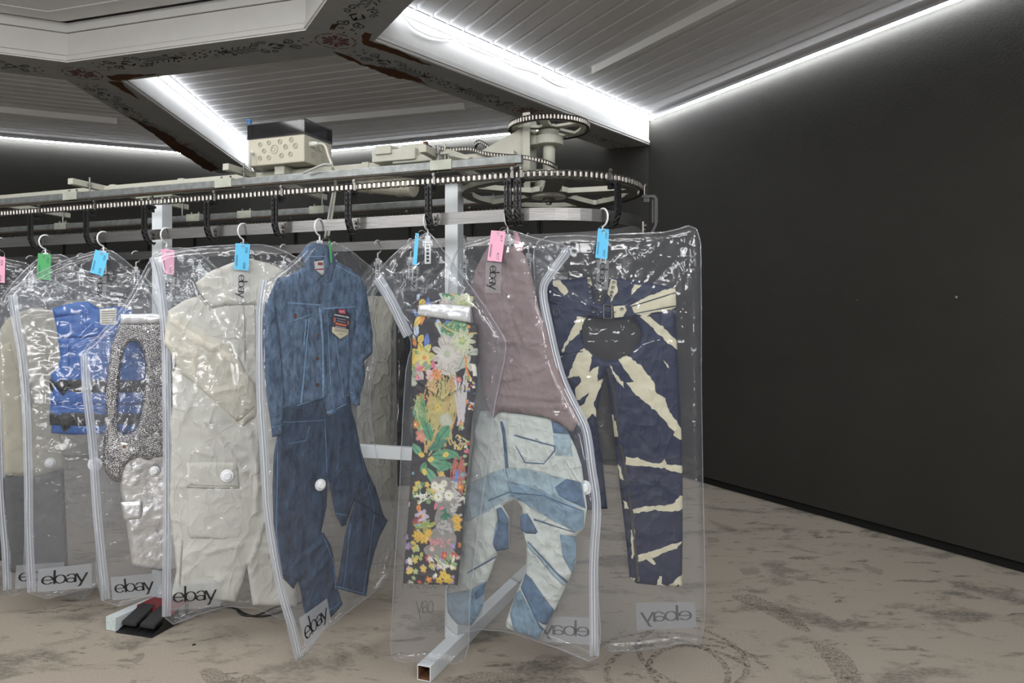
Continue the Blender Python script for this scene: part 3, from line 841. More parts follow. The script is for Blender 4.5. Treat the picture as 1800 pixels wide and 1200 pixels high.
# ---- frame: rails, centre beam, cross arms, posts, feet
FR = empty('conveyor_frame', up(WC-U*1.8, 0), 'beige and galvanised conveyor frame standing on two white posts', 'frame')
def obj_fr(b, name, m, **k): return b.obj(name, m, FR, **k)
for o, zt in ((-.33, 1.6+.748), (.36, 1.6+.700)):
    b = MB(); b.bar(conv(-5.9, o, zt-.019), conv(-.02, o, zt-.019), .036, .038); r_ = obj_fr(b, 'rail', [M_galv], bevel=.003)
    b = MB(); b.bar(conv(-5.9, o-.002, zt-.039), conv(-.05, o-.002, zt-.039), .024, .006); b.obj('rail_lip', mat('partly rusted lip', (.14, .14, .135), .6, noise=.2, nscale=2.5, col2=(.13, .065, .035)), FR)
    for t in ((t_at(128, o), t_at(397, o), t_at(778, o)) if o < 0 else (t_at(110, o), t_at(343, o), t_at(433, o), t_at(560, o))):
        b = MB(); b.bar(conv(t-.055, o, zt-.018), conv(t+.055, o, zt-.018), .046, .048, mi=0)
        for q in (-.03, .03): b.cyl(conv(t+q, o, zt), conv(t+q, o, zt+.022), .006, 8, 1)
        obj_fr(b, 'rail_coupler', [M_beigeg, M_bolt], bevel=.002)
b = MB(); ZB = 1.6+.765
b.bar(conv(-5.9, -.20, ZB), conv(-.10, -.20, ZB), .05, .07)
for t in (-4.2, -2.62, -2.1, -.9): b.bar(conv(t-.02, -.2, ZB+.002), conv(t+.02, -.2, ZB+.002), .056, .076)
obj_fr(b, 'centre_beam', M_beige, bevel=.002)
for t in (-4.9, -3.80, -2.70, -1.60, -.47):
    b = MB(); b.bar(conv(t, -.43, ZB+.028), conv(t, .43, ZB+.005), .038, .034); obj_fr(b, 'cross_arm', M_beige, bevel=.002)
    for o in (-.33, .36):
        b = MB(); b.cyl(conv(t+.03, o, 2.30), conv(t+.03, o, 2.43), .005, 8); b.cyl(conv(t+.03, o, 2.385), conv(t+.03, o, 2.395), .011, 6)
        obj_fr(b, 'threaded_rod', M_galv)
POSTS = [(Vector((-.285, 3.62, 0)), Vector((-.392, 3.265, 0)), .070), (Vector((-1.962, 4.115, 0)), Vector((-2.077, 3.80, 0)), .074)]
for i, (p, e, w) in enumerate(POSTS):
    b = MB(); b.box(up(p, 1.165), U*w/2, N*w/2, (0, 0, 1.115)); obj_fr(b, 'post', M_post, bevel=.003)
    b = MB(); b.box(up(p, 2.292), U*.13, N*.06, (0, 0, .004))
    for q in (-.1, -.05, .05, .1): b.cyl(up(p+U*q-N*.045, 2.272), up(p+U*q-N*.045, 2.290), .008, 8)
    obj_fr(b, 'head_plate', M_beigeg)
    s_ = .033; back = e+N*1.5
    d = N
    b = MB()                             # hollow square tube with an open end
    o4 = [(-s_, .002), (s_, .002), (s_, .070), (-s_, .070)]; i4 = [(-s_+.004, .006), (s_-.004, .006), (s_-.004, .066), (-s_+.004, .066)]
    vs = [up(e+U*x, z) for x, z in o4]+[up(e+U*x, z) for x, z in i4]+[up(back+U*x, z) for x, z in o4]+[up(e+d*1.2+U*x, z) for x, z in i4]
    fs = [(j, (j+1) % 4, 4+(j+1) % 4, 4+j) for j in range(4)]+[(j, (j+1) % 4, 8+(j+1) % 4, 8+j) for j in range(4)]+[(8, 9, 10, 11)]
    b.add(vs, fs, 0)
    b.add(vs, [(4+j, 4+(j+1) % 4, 12+(j+1) % 4, 12+j) for j in range(4)]+[(12, 13, 14, 15)], 1)
    if i == 1: b.add([up(e-d*.001+U*x, z) for x, z in o4], [(0, 1, 2, 3)], 2)
    obj_fr(b, 'foot_tube', [M_post, M_rustm, mat('pale green end cap', (.55, .64, .62), .6, noise=.15, nscale=60)], fix=False)
b = MB(); b.bar(up(POSTS[0][0], .938), up(POSTS[1][0], .938), .04, .065); obj_fr(b, 'cross_bar', M_post, bevel=.003)
# end plate and column at the wheel
CP = WC-N*.0
b = MB(); e0 = WC-U*.11-N*.12
b.box(up(WC-U*.10, 2.42), U*.006, N*.09, (0, 0, .19)); b.box(up(WC-U*.085-N*.088, 2.42), U*.018, N*.005, (0, 0, .19))
b.prism([up(WC-U*.10-N*.07, 2.36), up(WC-U*.10-N*.07, 2.55), up(WC-U*.40-N*.07, 2.42), up(WC-U*.40-N*.07, 2.36)], N*.01)
obj_fr(b, 'end_plate', M_beige, bevel=.002)

# ---- sprocket wheels
def disc(mb, c, R, win_in, win_out, nwin, zt, zb, rot=0., frac=.74, teeth=0):
    hub = []
    ol = arc(0, 0, R, R, 0, 360, 72)[:-1]
    V = [Vector(p) for p in ol]; E_ = [(i, (i+1) % 72) for i in range(72)]; hs = []
    for k in range(nwin):
        a0 = rot+k*360/nwin; h = 180/nwin*frac; h2 = h*.55
        q = arc(0, 0, win_out, win_out, a0-h, a0+h, 10)+arc(0, 0, win_in, win_in, a0+h2, a0-h2, 5)
        q = smoothline(q, 2); q = [(x, y) for x, y in q]
        hs.append(q); B0 = len(V); V += [Vector(p) for p in q]; E_ += [(B0+i, B0+(i+1) % len(q)) for i in range(len(q))]
    r = delaunay_2d_cdt(V, E_, [], 0, 1e-6); P = np.array([(v.x, v.y) for v in r[0]]); C = np.array([P[list(f)].mean(0) for f in r[2]])
    kp = inpoly(C, ol)
    for h in hs: kp &= ~inpoly(C, h)
    T = [f for f, k in zip(r[2], kp) if k]; n = len(P)
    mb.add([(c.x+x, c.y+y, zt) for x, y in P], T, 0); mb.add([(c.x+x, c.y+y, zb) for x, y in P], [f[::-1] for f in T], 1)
    for q, m_ in [(ol, 1)]+[(h, 0) for h in hs]:
        k = len(q); mb.add([(c.x+x, c.y+y, zt) for x, y in q]+[(c.x+x, c.y+y, zb) for x, y in q], [(i, (i+1) % k, k+(i+1) % k, k+i) for i in range(k)], m_)
    for i in range(teeth):
        a = 2*math.pi*i/teeth; d = Vector((math.cos(a), math.sin(a), 0)); q = Vector((-d.y, d.x, 0))
        mb.prism([up(c, zt-.001)+d*(R-.002)-q*.006, up(c, zt-.001)+d*(R+.010)-q*.002, up(c, zt-.001)+d*(R+.010)+q*.002, up(c, zt-.001)+d*(R-.002)+q*.006], (0, 0, zb-zt+.002), 2)
DR = empty('sprocket_drive', up(WC, ZCH), 'big and small beige sprocket wheels on one upright shaft at the right end', 'sprocket')
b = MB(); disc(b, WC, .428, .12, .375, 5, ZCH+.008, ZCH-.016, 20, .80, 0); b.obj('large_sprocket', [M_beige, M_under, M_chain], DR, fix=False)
b = MB()
b.cyl(up(WC, ZCH-.03), up(WC, ZCH+.02), .085, 28, 0); b.cyl(up(WC, ZCH+.02), up(WC, ZCH+.10), .070, 28, 0); b.cyl(up(WC, ZCH-.05), up(WC, ZCH-.03), .03, 16, 1)
b.cyl(up(WC, ZCH-.062), up(WC, ZCH-.05), .015, 6, 2)
b.obj('hub', [M_beige, M_under, M_bolt], DR, bevel=.003)
b = MB(); b.cyl(up(WC, ZCH+.07), up(WC, 2.52), .030, 20); b.obj('shaft', M_beige, DR, smooth=True)
b = MB(); b.cyl(up(WC, 2.462), up(WC, 2.505), .070, 28); b.cyl(up(WC, 2.505), up(WC, 2.535), .05, 20); b.box(up(WC-U*.06, 2.485), U*.05, N*.05, (0, 0, .022)); b.obj('bearing', M_beige, DR, bevel=.003)
b = MB(); b.cyl(up(WC, ZCH+.05), up(WC, ZCH+.085), .072, 28); b.box(up(WC-U*.06, ZCH+.075), U*.05, N*.05, (0, 0, .03)); b.obj('lower_bearing', M_beige, DR, bevel=.003)
b = MB(); disc(b, WC, .182, .055, .155, 5, 2.556, 2.544, 5, .78, 60); b.obj('small_sprocket', [M_beige, M_beige, M_chain], DR, fix=False)
b = MB(); b.cyl(up(WC, 2.53), up(WC, 2.565), .022, 16); b.obj('shaft_end', M_rustm, DR)
b = MB()
for i in range(72):
    a = 2*math.pi*i/72; d = Vector((math.cos(a), math.sin(a), 0)); b.tube([up(WC+d*.196, 2.541), up(WC+d*.196, 2.560)], .0055, 6, 1)
b.tube([up(WC+Vector((math.cos(x), math.sin(x), 0))*.196, 2.562) for x in np.linspace(0, 6.2832, 73)[:-1]], .005, 6, 0, closed=True)
b.tube([up(WC+Vector((math.cos(x), math.sin(x), 0))*.196, 2.539) for x in np.linspace(0, 6.2832, 73)[:-1]], .005, 6, 0, closed=True)
b.obj('sprocket_chain', [M_chain, M_roll], DR)
# loose drive chains drawn as small linked bodies along a curve
def minichain(pts, label, r=.006, closed=False):
    pp = smoothline(pts, 6, closed); P3 = [Vector(p) for p in pp]
    L = [0.]
    for a, c in zip(P3, P3[1:]): L.append(L[-1]+(c-a).length)
    b = MB(); s = 0; i = 0; prev = None; k = 0
    while s < L[-1]:
        while L[i+1] < s: i += 1
        p = P3[i].lerp(P3[i+1], (s-L[i])/max(1e-9, L[i+1]-L[i]))
        b.tube([p-Vector((0, 0, .006)), p+Vector((0, 0, .006))], .0048, 6, 1)
        if prev is not None:
            for sg in (1, -1): b.bar(prev+Vector((0, 0, sg*.0085)), p+Vector((0, 0, sg*.0085)), .011, .0035)
        prev = p; s += .0145; k += 1
    return tag(b.obj('drive_chain', [M_chain, M_roll]), label, 'chain')
def zc(px, py, Y): return tuple(PX(px, py, Y))
minichain([zc(765, 259, 3.55), zc(790, 263, 3.52), zc(826, 262, 3.5), zc(852, 270, 3.46), zc(885, 274, 3.44), zc(915, 276, 3.42), zc(940, 280, 3.40), zc(965, 287, 3.42), zc(980, 296, 3.50)], 'slack drive chain sagging over the near rail towards the sprocket shaft')
minichain([zc(838, 262, 3.75), zc(836, 254, 3.72), zc(842, 249, 3.70), zc(850, 252, 3.68), zc(858, 258, 3.66), zc(861, 264, 3.66)], 'short loop of drive chain standing up behind the rail left of the shaft')

# ---- junction box
bw, bd = .355, .24; Z0, Z1, Z2 = 2.41, 2.553, 2.628
BO = Vector(((535-HX)/F*3.72, 3.72, 0))       # near right bottom corner
JB = empty('junction_box', up(BO-U*bw/2+N*bd/2, Z0), 'ivory electrical junction box with a smoked clear lid on top of the conveyor', 'junction box')
c = BO-U*bw/2+N*bd/2
b = MB(); b.box(up(c, (Z0+Z1)/2), U*bw/2, N*bd/2, (0, 0, (Z1-Z0)/2)); b.obj('housing', M_cream, JB, bevel=.006)
b = MB()
for (x, z, r) in ((.08, .11, .011), (.135, .115, .011), (.205, .115, .012), (.275, .118, .012), (.105, .075, .011), (.17, .078, .022), (.24, .085, .012), (.30, .085, .013), (.08, .040, .011), (.135, .038, .012), (.215, .042, .012), (.27, .045, .012)):
    p = up(BO-U*bw+U*x-N*.001, Z0+z)
    b.tube([p+(U*math.cos(a)+Vector((0, 0, 1))*math.sin(a))*r for a in np.linspace(0, 6.283, 17)[:-1]], .0016, 5, closed=True)
    b.tube([p+(U*math.cos(a)+Vector((0, 0, 1))*math.sin(a))*r*.5-U*r*.2 for a in np.linspace(0, 6.283, 13)[:-1]], .001, 4, closed=True)
for (y, z, r) in ((.07, .11, .012), (.14, .10, .02), (.07, .05, .012), (.16, .045, .014)):
    p = up(BO+N*y+U*.001, Z0+z)
    b.tube([p+(N*math.cos(a)+Vector((0, 0, 1))*math.sin(a))*r for a in np.linspace(0, 6.283, 17)[:-1]], .0016, 5, closed=True)
b.obj('knockout_pattern', mat('ivory plastic edge', (.30, .285, .22), .5), JB)['kind'] = 'stuff'
b = MB(); b.box(up(c, Z1+.004), U*(bw/2+.002), N*(bd/2+.002), (0, 0, .006)); b.obj('lid_seal', M_blk, JB)
b = MB(); t = .004
for cc_, ax, ay in ((c-N*bd/2, U*bw/2, N*t/2), (c+N*bd/2, U*bw/2, N*t/2), (c-U*bw/2, U*t/2, N*bd/2), (c+U*bw/2, U*t/2, N*bd/2)):
    b.box(up(cc_, (Z1+Z2)/2), ax, ay, (0, 0, (Z2-Z1)/2-.001))
b.box(up(c, Z2), U*bw/2, N*bd/2, (0, 0, .002)); b.obj('lid', M_smoke, JB)
b = MB()
for sx in (-1, 1):
    for sy in (-1, 1): b.cyl(up(c+U*sx*(bw/2-.012)+N*sy*(bd/2-.012), Z1), up(c+U*sx*(bw/2-.012)+N*sy*(bd/2-.012), Z2+.004), .011, 12)
for sx in (-1, 1): b.bar(up(c+U*sx*bw/2-N*bd/2, Z2), up(c+U*sx*bw/2+N*bd/2, Z2), .006, .006)
for sy in (-1, 1): b.bar(up(c-U*bw/2+N*sy*bd/2, Z2), up(c+U*bw/2+N*sy*bd/2, Z2), .006, .006)
b.obj('lid_screw', M_blk, JB)
b = MB(); p = c-U*(bw/2-.006)-N*(bd/2-.006); b.cyl(up(p, Z2), up(p, Z2+.022), .012, 12); b.cyl(up(p, Z2+.02), up(p, Z2+.030), .015, 12); o = b.obj('screw_cap', M_blue, JB); o['label'] = 'blue screw cap'
b = MB(); p = up(BO+N*.05, Z0+.10); b.cyl(p, p+U*.03, .014, 10); b.cyl(p+U*.03, p+U*.045, .010, 10); o = b.obj('cable_gland', mat('white gland', (.7, .7, .66), .4), JB); b = MB(); q = up(BO-U*(bw-.035), Z0+.07); b.cyl(q, q-N*.015, .009, 8)
b.obj('cable_gland', mat('white gland', (.7, .7, .66), .4), JB)
b = MB(); b.box(up(c-N*.03, Z0-.024), U*.03, N*.06, (0, 0, .022)); b.obj('mounting_foot', M_beige, JB)
def wire(pts, r, m, label):
    b = MB(); b.tube(smoothline([tuple(p) for p in pts], 6, False), r, 8); tag(b.obj('cable', m, smooth=True), label, 'cable')
wire([p+U*.04, p+U*.08+N*.01-Vector((0, 0, .01)), PX(578, 275, 3.70), PX(584, 292, 3.64), PX(590, 318, 3.72), PX(588, 345, 3.74), PX(583, 380, 3.75), PX(577, 415, 3.76)], .007, mat('ivory cable', (.5, .49, .4), .5), 'thick ivory cable curving out of the junction box and down behind the chain')
wire([PX(583, 290, 3.60), PX(570, 289, 3.60), PX(552, 296, 3.62), PX(534, 304, 3.65)], .006, M_grey, 'grey cable looped over the rail right of the junction box')
wire([PX(587, 330, 3.72), PX(583, 352, 3.73), PX(577, 385, 3.74), PX(571, 420, 3.75)], .006, M_grey, 'grey cable hanging beside the ivory cable above the denim jacket')
wire([q-N*.02, PX(440, 272, 3.80), PX(440, 290, 3.80), PX(441, 302, 3.82)], .005, M_grey, 'short grey cable at the left face of the junction box')
# ---- gear motor
GM = empty('gear_motor', conv(-.78, -.15, 2.30), 'beige gear motor slung under and over the rails right of the junction box', 'motor')
b = MB(); pm = lambda px, py, Y: PX(px, py, Y)
b.cyl(pm(628, 322, 3.70), pm(728, 330, 3.55), .045, 22); b.cyl(pm(650, 323, 3.69), pm(655, 323, 3.68), .050, 22); b.cyl(pm(700, 328, 3.6), pm(706, 328, 3.59), .050, 22)
b.obj('motor_body', mat('grimy beige paint', (.30, .29, .23), .6, noise=.3, nscale=14), GM, smooth=False, bevel=.003)
b = MB(); b.box(pm(700, 276, 3.62), U*.12, N*.05, (0, 0, .028)); b.box(pm(735, 268, 3.62), U*.06, N*.05, (0, 0, .030)); b.box(pm(680, 266, 3.62), U*.045, N*.04, (0, 0, .022)); b.cyl(pm(664, 270, 3.62), pm(664, 270, 3.62)-U*.03, .014, 10)
b.box(pm(726, 280, 3.56), U*.11, N*.01, (0, 0, .016)); b.obj('gearbox', M_beige, GM, bevel=.004)
b = MB(); b.cyl(pm(748, 258, 3.6), pm(748, 249, 3.6), .014, 14); b.obj('gearbox_shaft', M_rustm, GM)
b = MB(); b.box(pm(745, 257, 3.6), U*.03, N*.03, (0, 0, .004)); b.obj('pinion', M_chain, GM)
b = MB(); b.prism([pm(783, 262, 3.50), pm(790, 262, 3.50), pm(830, 276, 3.42), pm(820, 280, 3.42), pm(783, 272, 3.5)], N*.01); b.bar(pm(765, 272, 3.5), pm(792, 268, 3.5), .03, .012); b.cyl(pm(782, 252, 3.5), pm(782, 280, 3.5), .005, 8); b.obj('tension_arm', M_beige, GM)
# ---- foot switch
M_redp = mat('red painted steel', (.24, .010, .015), .45)
def FL(px, py, z=0.): return QH(px, py, z)
PD = empty('foot_switch', FL(262, 1100), 'black double foot pedal with a red cover lying beside the left white foot tube', 'pedal')
A_, B_, C_ = FL(203.5, 1112), FL(266.7, 1121.5), FL(332, 1085.5); D_ = A_+(C_-B_)
ex = (B_-A_); ey = (C_-B_)
def pd(u, v, z): return A_+ex*u+ey*v+Vector((0, 0, z))
b = MB(); b.prism([pd(0, 0, .001), pd(1, 0, .001), pd(1, 1, .001), pd(0, 1, .001)], (0, 0, .006)); b.obj('base_plate', M_blk, PD)
for k, u0 in enumerate((.04, .55)):
    b = MB(); b.prism([pd(u0, .10, .030), pd(u0+.40, .10, .030), pd(u0+.40, .62, .075), pd(u0, .62, .075)], (0, 0, .022)); o = b.obj('pedal', mat('ribbed black rubber', (.02, .02, .02), .5, bump=.6, bscale=500), PD, bevel=.006)
b = MB()
for u0 in (0.0, .48, .98): b.prism([pd(u0, .02, .004), pd(u0, .72, .004), pd(u0, .72, .075), pd(u0, .5, .06)], ex.normalized()*.004)
b.obj('side_rib', M_blk, PD)
b = MB(); b.prism([pd(-.02, .55, .085), pd(1.02, .55, .085), pd(1.02, 1.0, .085), pd(-.02, 1.0, .085)], (0, 0, .004)); b.prism([pd(-.02, .55, .085), pd(1.02, .55, .085), pd(1.02, .53, .066), pd(-.02, .53, .066)], ey.normalized()*.003); o = b.obj('cover_plate', M_redp, PD); o['label'] = 'red cover plate'
for u_ in (.02, .98): b = MB(); b.prism([pd(u_, .9, .004), pd(u_, 1.0, .004), pd(u_, 1.0, .086), pd(u_, .9, .086)], ex.normalized()*.003); b.obj('cover_leg', M_blk, PD)
b = MB()
b.tube([up(FL(x, y), .006) for x, y in smoothline([(332, 1082), (380, 1068), (412, 1070), (430, 1080), (455, 1085), (490, 1078), (530, 1060), (590, 1045)], 5, False)], .005, 6)
tag(b.obj('cable', M_blk), 'black cable lying on the floor from the foot pedal under the cream overall', 'cable')
b = MB()
b.tube([up(FL(x, y), .006) for x, y in smoothline([(415, 1071), (425, 1082), (450, 1083), (480, 1070), (510, 1060)], 5, False)], .004, 6)
tag(b.obj('cable', M_blk), 'second black cable on the floor looping under the cream overall', 'cable')
b = MB(); p = FL(341, 1133); b.tube([p, p+Vector((0, 0, .003))], [.009, .008], 14); tag(b.obj('rubber_washer', M_blk), 'tiny black disc on the bare floor in front of the foot pedal', 'disc')
# ======================= BAGS, HANGERS, TICKETS =======================
M_film = film_mat('clear bag film', haze=.052, gloss=.045, fac=.9, rough=.11, bump=.19)
M_filmfar = film_mat('clear bag film far', haze=.05, gloss=.045, fac=.8, rough=.12, bump=.2)
M_zip = film_mat('milky zip strip', haze=.34, gloss=.05, fac=.6, rough=.25)
M_ridge = mat('clear white zip ridge', (.72, .76, .80), .3)
M_patch = film_mat('frosted print patch', haze=.42, gloss=.02, fac=.2, tint=(.62, .64, .67), rough=.4, bump=0)
M_patchc = film_mat('clear print patch', haze=.10, gloss=.02, fac=.2, tint=(.8, .82, .85), rough=.4, bump=0)
M_print = mat('black print', (.006, .006, .007), .5)
M_printf = mat('faded print seen from behind', (.07, .075, .08), .6)
M_hang = mat('white hanger plastic', (.78, .80, .82), .3)
M_wire = mat('thin steel ring', (.45, .45, .44), .3, metal=1)
M_tag = {'blue': mat('blue ticket card', (.11, .50, .80), .6), 'pink': mat('pink ticket card', (.78, .38, .52), .6), 'green': mat('green ticket card', (.07, .36, .12), .6)}
M_tagp = mat('ticket print', (.03, .08, .12), .7)

def strip_mesh(pl, pts, w, off, sm=4):
    pp = smoothline([pl.loc(*p) for p in pts], sm, False)
    b = MB(); L = []; R = []
    for i, p in enumerate(pp):
        a = np.array(pp[max(0, i-1)]); c = np.array(pp[min(len(pp)-1, i+1)]); d = c-a; d /= np.linalg.norm(d)+1e-9; n = np.array([-d[1], d[0]])
        L.append(np.array(p)+n*w/2); R.append(np.array(p)-n*w/2)
    k = len(pp); wav = [.003*math.sin(i*.9) for i in range(k)]
    vs = [(L[i][0], -off+wav[i], L[i][1]) for i in range(k)]+[(R[i][0], -off+wav[i], R[i][1]) for i in range(k)]
    vs += [(x, y+.0012, z) for x, y, z in vs]
    fs = [(i, i+1, k+i+1, k+i) for i in range(k-1)]+[(2*k+i, 3*k+i, 3*k+i+1, 2*k+i+1) for i in range(k-1)]
    b.add(vs, fs); return b
def zipper(pl, pts, par, side=1, w=.040):
    strip_mesh(pl, pts, w, .006).obj('zip_strip', M_zip, par, False, smooth=True, fix=False)
    pp = smoothline([pl.loc(*p) for p in pts], 4, False)
    for dx in (-.006, .006):
        b = MB(); b.tube([(x+dx, -.010+.003*math.sin(i*.9), z) for i, (x, z) in enumerate(pp)], .0019, 5)
        b.obj('zip_ridge', M_ridge, par, False, smooth=True)
def letter_mesh(pl, quad, off, par, m, mirror=False, rot=0, polys=None, name='printed_logo', only=None, sc=(.06, .94)):
    f = quadmap(quad); q = polys or letters_word(); b = MB()
    for poly in q:
        pts = []
        for x, y in poly:
            if only and not (only[0] <= x <= only[1]): break
            u = x/1.03; v = (y+.31)/1.28
            if rot == 1: u, v = v, 1-u
            if mirror: u = 1-u
            u = sc[0]+(sc[1]-sc[0])*u; v = .1+.8*v
            s_, z_ = pl.loc(*f(u, v)); pts.append((s_, -off, z_))
        if len(pts) == len(poly): b.add(pts, [tuple(range(len(pts)))])
    return b.obj(name, m, par, False, fix=False)
def quad_mesh(pl, quad, off, par, m, name, th=.0006):
    p = [pl.loc(*q) for q in quad]; b = MB(); b.prism([(x, -off, z) for x, z in p], (0, th, 0)); return b.obj(name, m, par, False)
NSEED = [10]
def bag(label, pl, outline, zips=None, logo=None, mirror=False, patch=True, neck=None, far=False, only=None, puff=.030, pm=None, zw=.040, sc=(.06, .94)):
    r = pempty('garment_bag', pl, label, 'garment bag', 'zipped clear bags behind the front row' if far else 'clear zipped garment bags in the front row')
    NSEED[0] += 1
    if far:
        o = panel('film', pl, outline, M_filmfar, r, 0, .022, .05, .035, film=True, wr=.005, wscale=6, creases=25, seed=NSEED[0], smooth=2)
    else:
        o = panel('film', pl, outline, M_film, r, 0, puff, .035, .011, film=True, wr=.0022, wscale=7, creases=80, ca=.0052, cw=.0062, clen=(.05, .30), seed=NSEED[0], smooth=3)
    if zips: zipper(pl, zips, r, w=zw)
    if not far: strip_mesh(pl, smoothline(outline, 3)+[outline[0]], .0045, .001, sm=1).obj('edge_weld', film_mat('edge weld film', haze=.2, gloss=.05, fac=.5, rough=.2), r, False, fix=False)
    so = -1 if mirror else 1
    if logo:
        if patch: quad_mesh(pl, logo, so*(puff+.004) if mirror else puff+.009, r, pm or M_patch, 'logo_patch')
        letter_mesh(pl, logo, so*(puff+.0028) if mirror else puff+.010, r, M_printf if mirror else M_print, mirror, only=only, sc=sc)
    if neck:
        quad_mesh(pl, neck, puff+.010, r, M_patchc, 'neck_label'); letter_mesh(pl, neck, puff+.0115, r, M_print, False, rot=1, name='neck_logo')
    return r
def hanger(s, pl, px, label, group='white plastic hangers hooked over the front strip', body=True, far=False):
    p, o, t = loop(s); r = empty('clothes_hanger', up(p, ZST), label, 'hanger', group)
    P_ = up(p, ZST); b = MB(); Z = Vector((0, 0, 1)); c = P_-Z*.008
    pts = [c+o*.039*math.sin(a)+Z*.039*math.cos(a) for a in np.linspace(math.radians(-72), math.radians(178), 22)]
    pb = pl.world(px, HY); base = up(pb, P_.z-.085)
    b.tube(pts, [.0022]+[.0042]*(len(pts)-1), 8); b.tube([pts[-1], P_-Z*.055, base], .0042, 8)
    b.obj('hook', M_hang, r, smooth=True)
    b = MB(); d = pl.d; n = pl.n
    b.box(base-Z*.006, d*.013, n*.004, Z*.012); b.box(base-Z*.022, d*.024, n*.004, Z*.005)
    for sx in (-1, 1): b.box(base-Z*.030+d*sx*.021, d*.003, n*.003, Z*.010)
    for sx in (-1, 1): b.box(base-Z*.070+d*sx*.011, d*.003, n*.0025, Z*.045)
    for k in range(6): b.box(base-Z*(.034+k*.016), d*.010, n*.0025, Z*.002)
    b.box(base-Z*.115, d*.014, n*.0025, Z*.004)
    b.obj('slotted_neck', M_hang, r)
    if body:
        b = MB(); b.bar(base-Z*.105-d*.15, base-Z*.105+d*.15, .006, .010)
        b.obj('crossbar', M_hang, r)
    return r
def ticket(pl, quad, color, digits, label, hookpx, off=.055, thin=False):
    c = np.mean(np.array(quad, float), 0); r = pempty('paper_ticket', pl, label, 'ticket', None)
    quad_mesh(pl, quad, off, r, M_tag[color], 'card', .0012)
    f = quadmap(quad)
    if not thin:
        vs, fs = text_polys_mesh(digits, 1.0); w = max(v[0] for v in vs)
        for (u0, u1, v0, v1) in ((.60, .80, .06, .30), (.70, .88, .66, .88)):
            b = MB(); pts = []
            for x, y in vs:
                a, h = x/w, y/.75
                u = u0+(u1-u0)*h; v = v1-(v1-v0)*a; s_, z_ = pl.loc(*f(u, v)); pts.append((s_, -off-.0006, z_))
            b.add(pts, fs); b.obj('printed_number', M_tagp, r, False, fix=False)
        b = MB()
        for k, (u0, u1) in enumerate(((.12, .16), (.20, .22))):
            q = [pl.loc(*f(a, h)) for a, h in ((u0, .12), (u1, .12), (u1, .55), (u0, .55))]; b.add([(x, -off-.0006, z) for x, z in q], [(0, 1, 2, 3)])
        b.obj('printed_line', M_tagp, r, False, fix=False)
    b = MB(); e = pl.loc(*f(.5, .90)); b.tube([(e[0]+.006*math.cos(a), -off-.001, e[1]+.006*math.sin(a)) for a in np.linspace(0, 6.283, 13)[:-1]], .0014, 5, closed=True)
    b.obj('eyelet', M_wire, r, False)
    h = pl.loc(*hookpx); b = MB(); m = ((h[0]+e[0])/2, (h[1]+e[1])/2); R = max(.022, .5*math.hypot(h[0]-e[0], h[1]-e[1]))
    b.tube([(m[0]+R*math.cos(a), -off*(.5-.5*math.sin(a-1.57)*0), m[1]+R*math.sin(a)) for a in np.linspace(0, 6.283, 25)[:-1]], .0011, 5, closed=True)
    b.obj('wire_ring', M_wire, r, False)
    return r
def disc_tag(pl, px, py, label, off=.014, R=.030):
    s_, z_ = pl.loc(px, py); r = empty('security_tag', pl.world(px, py, off), label, 'security tag', 'round white security tags on the garments', rot=pl.ang)
    b = MB(); b.tube([(0, 0, 0), (0, -.004, 0), (0, -.007, 0)], [R, R, R*.9], 28); b.obj('disc', M_hang, r, False, bevel=0)
    b = MB(); b.tube([(0, -.006, 0), (0, -.016, 0), (0, -.018, 0)], [R*.62, R*.6, R*.5], 24); b.obj('cap', M_hang, r, False)
    return r
# bag planes (image column, depth) pairs; the hooks' arc lengths along the strip
P0 = Plane(-110, 4.15, 30, 4.35, -20)
P1 = Plane(5, 3.99, 180, 4.26, 80)
P2 = Plane(40, 3.86, 300, 4.10, 182)
P3 = Plane(150, 3.72, 400, 3.99, 293)
P4 = Plane(290, 3.60, 560, 3.83, 428)
P5 = Plane(455, 3.25, 665, 3.70, 562)
P6 = Plane(690, 3.33, 880, 3.16, 752)
P7 = Plane(790, 3.37, 1050, 3.00, 893)
P8 = Plane(950, 3.24, 1235, 3.30, 1060)
FRONT = [
 (P1, -2.868, 80, 'white hanger of the green-ticketed bag at far left'),
 (P2, -2.421, 182, 'white hanger of the bag with the blue vest'),
 (P3, -1.971, 293, 'white hanger of the bag with the silver trousers'),
 (P4, -1.469, 428, 'white hanger of the bag with the cream overall'),
 (P5, -1.014, 562, 'white hanger of the bag with the denim jacket'),
 (P6, -.432, 752, 'white hanger of the bag with the floral trousers'),
 (P7, -.043, 893, 'white hanger seen edge-on above the mauve top'),
 (P8, .385, 1060, 'white hanger above the navy and cream trousers, rightmost of the hangers')]
for pl, s, px, lb in FRONT: hanger(s, pl, px, lb, body=False)
hanger(-3.25, P0, -5, 'white hanger at the left picture edge above a pink ticket', body=False)

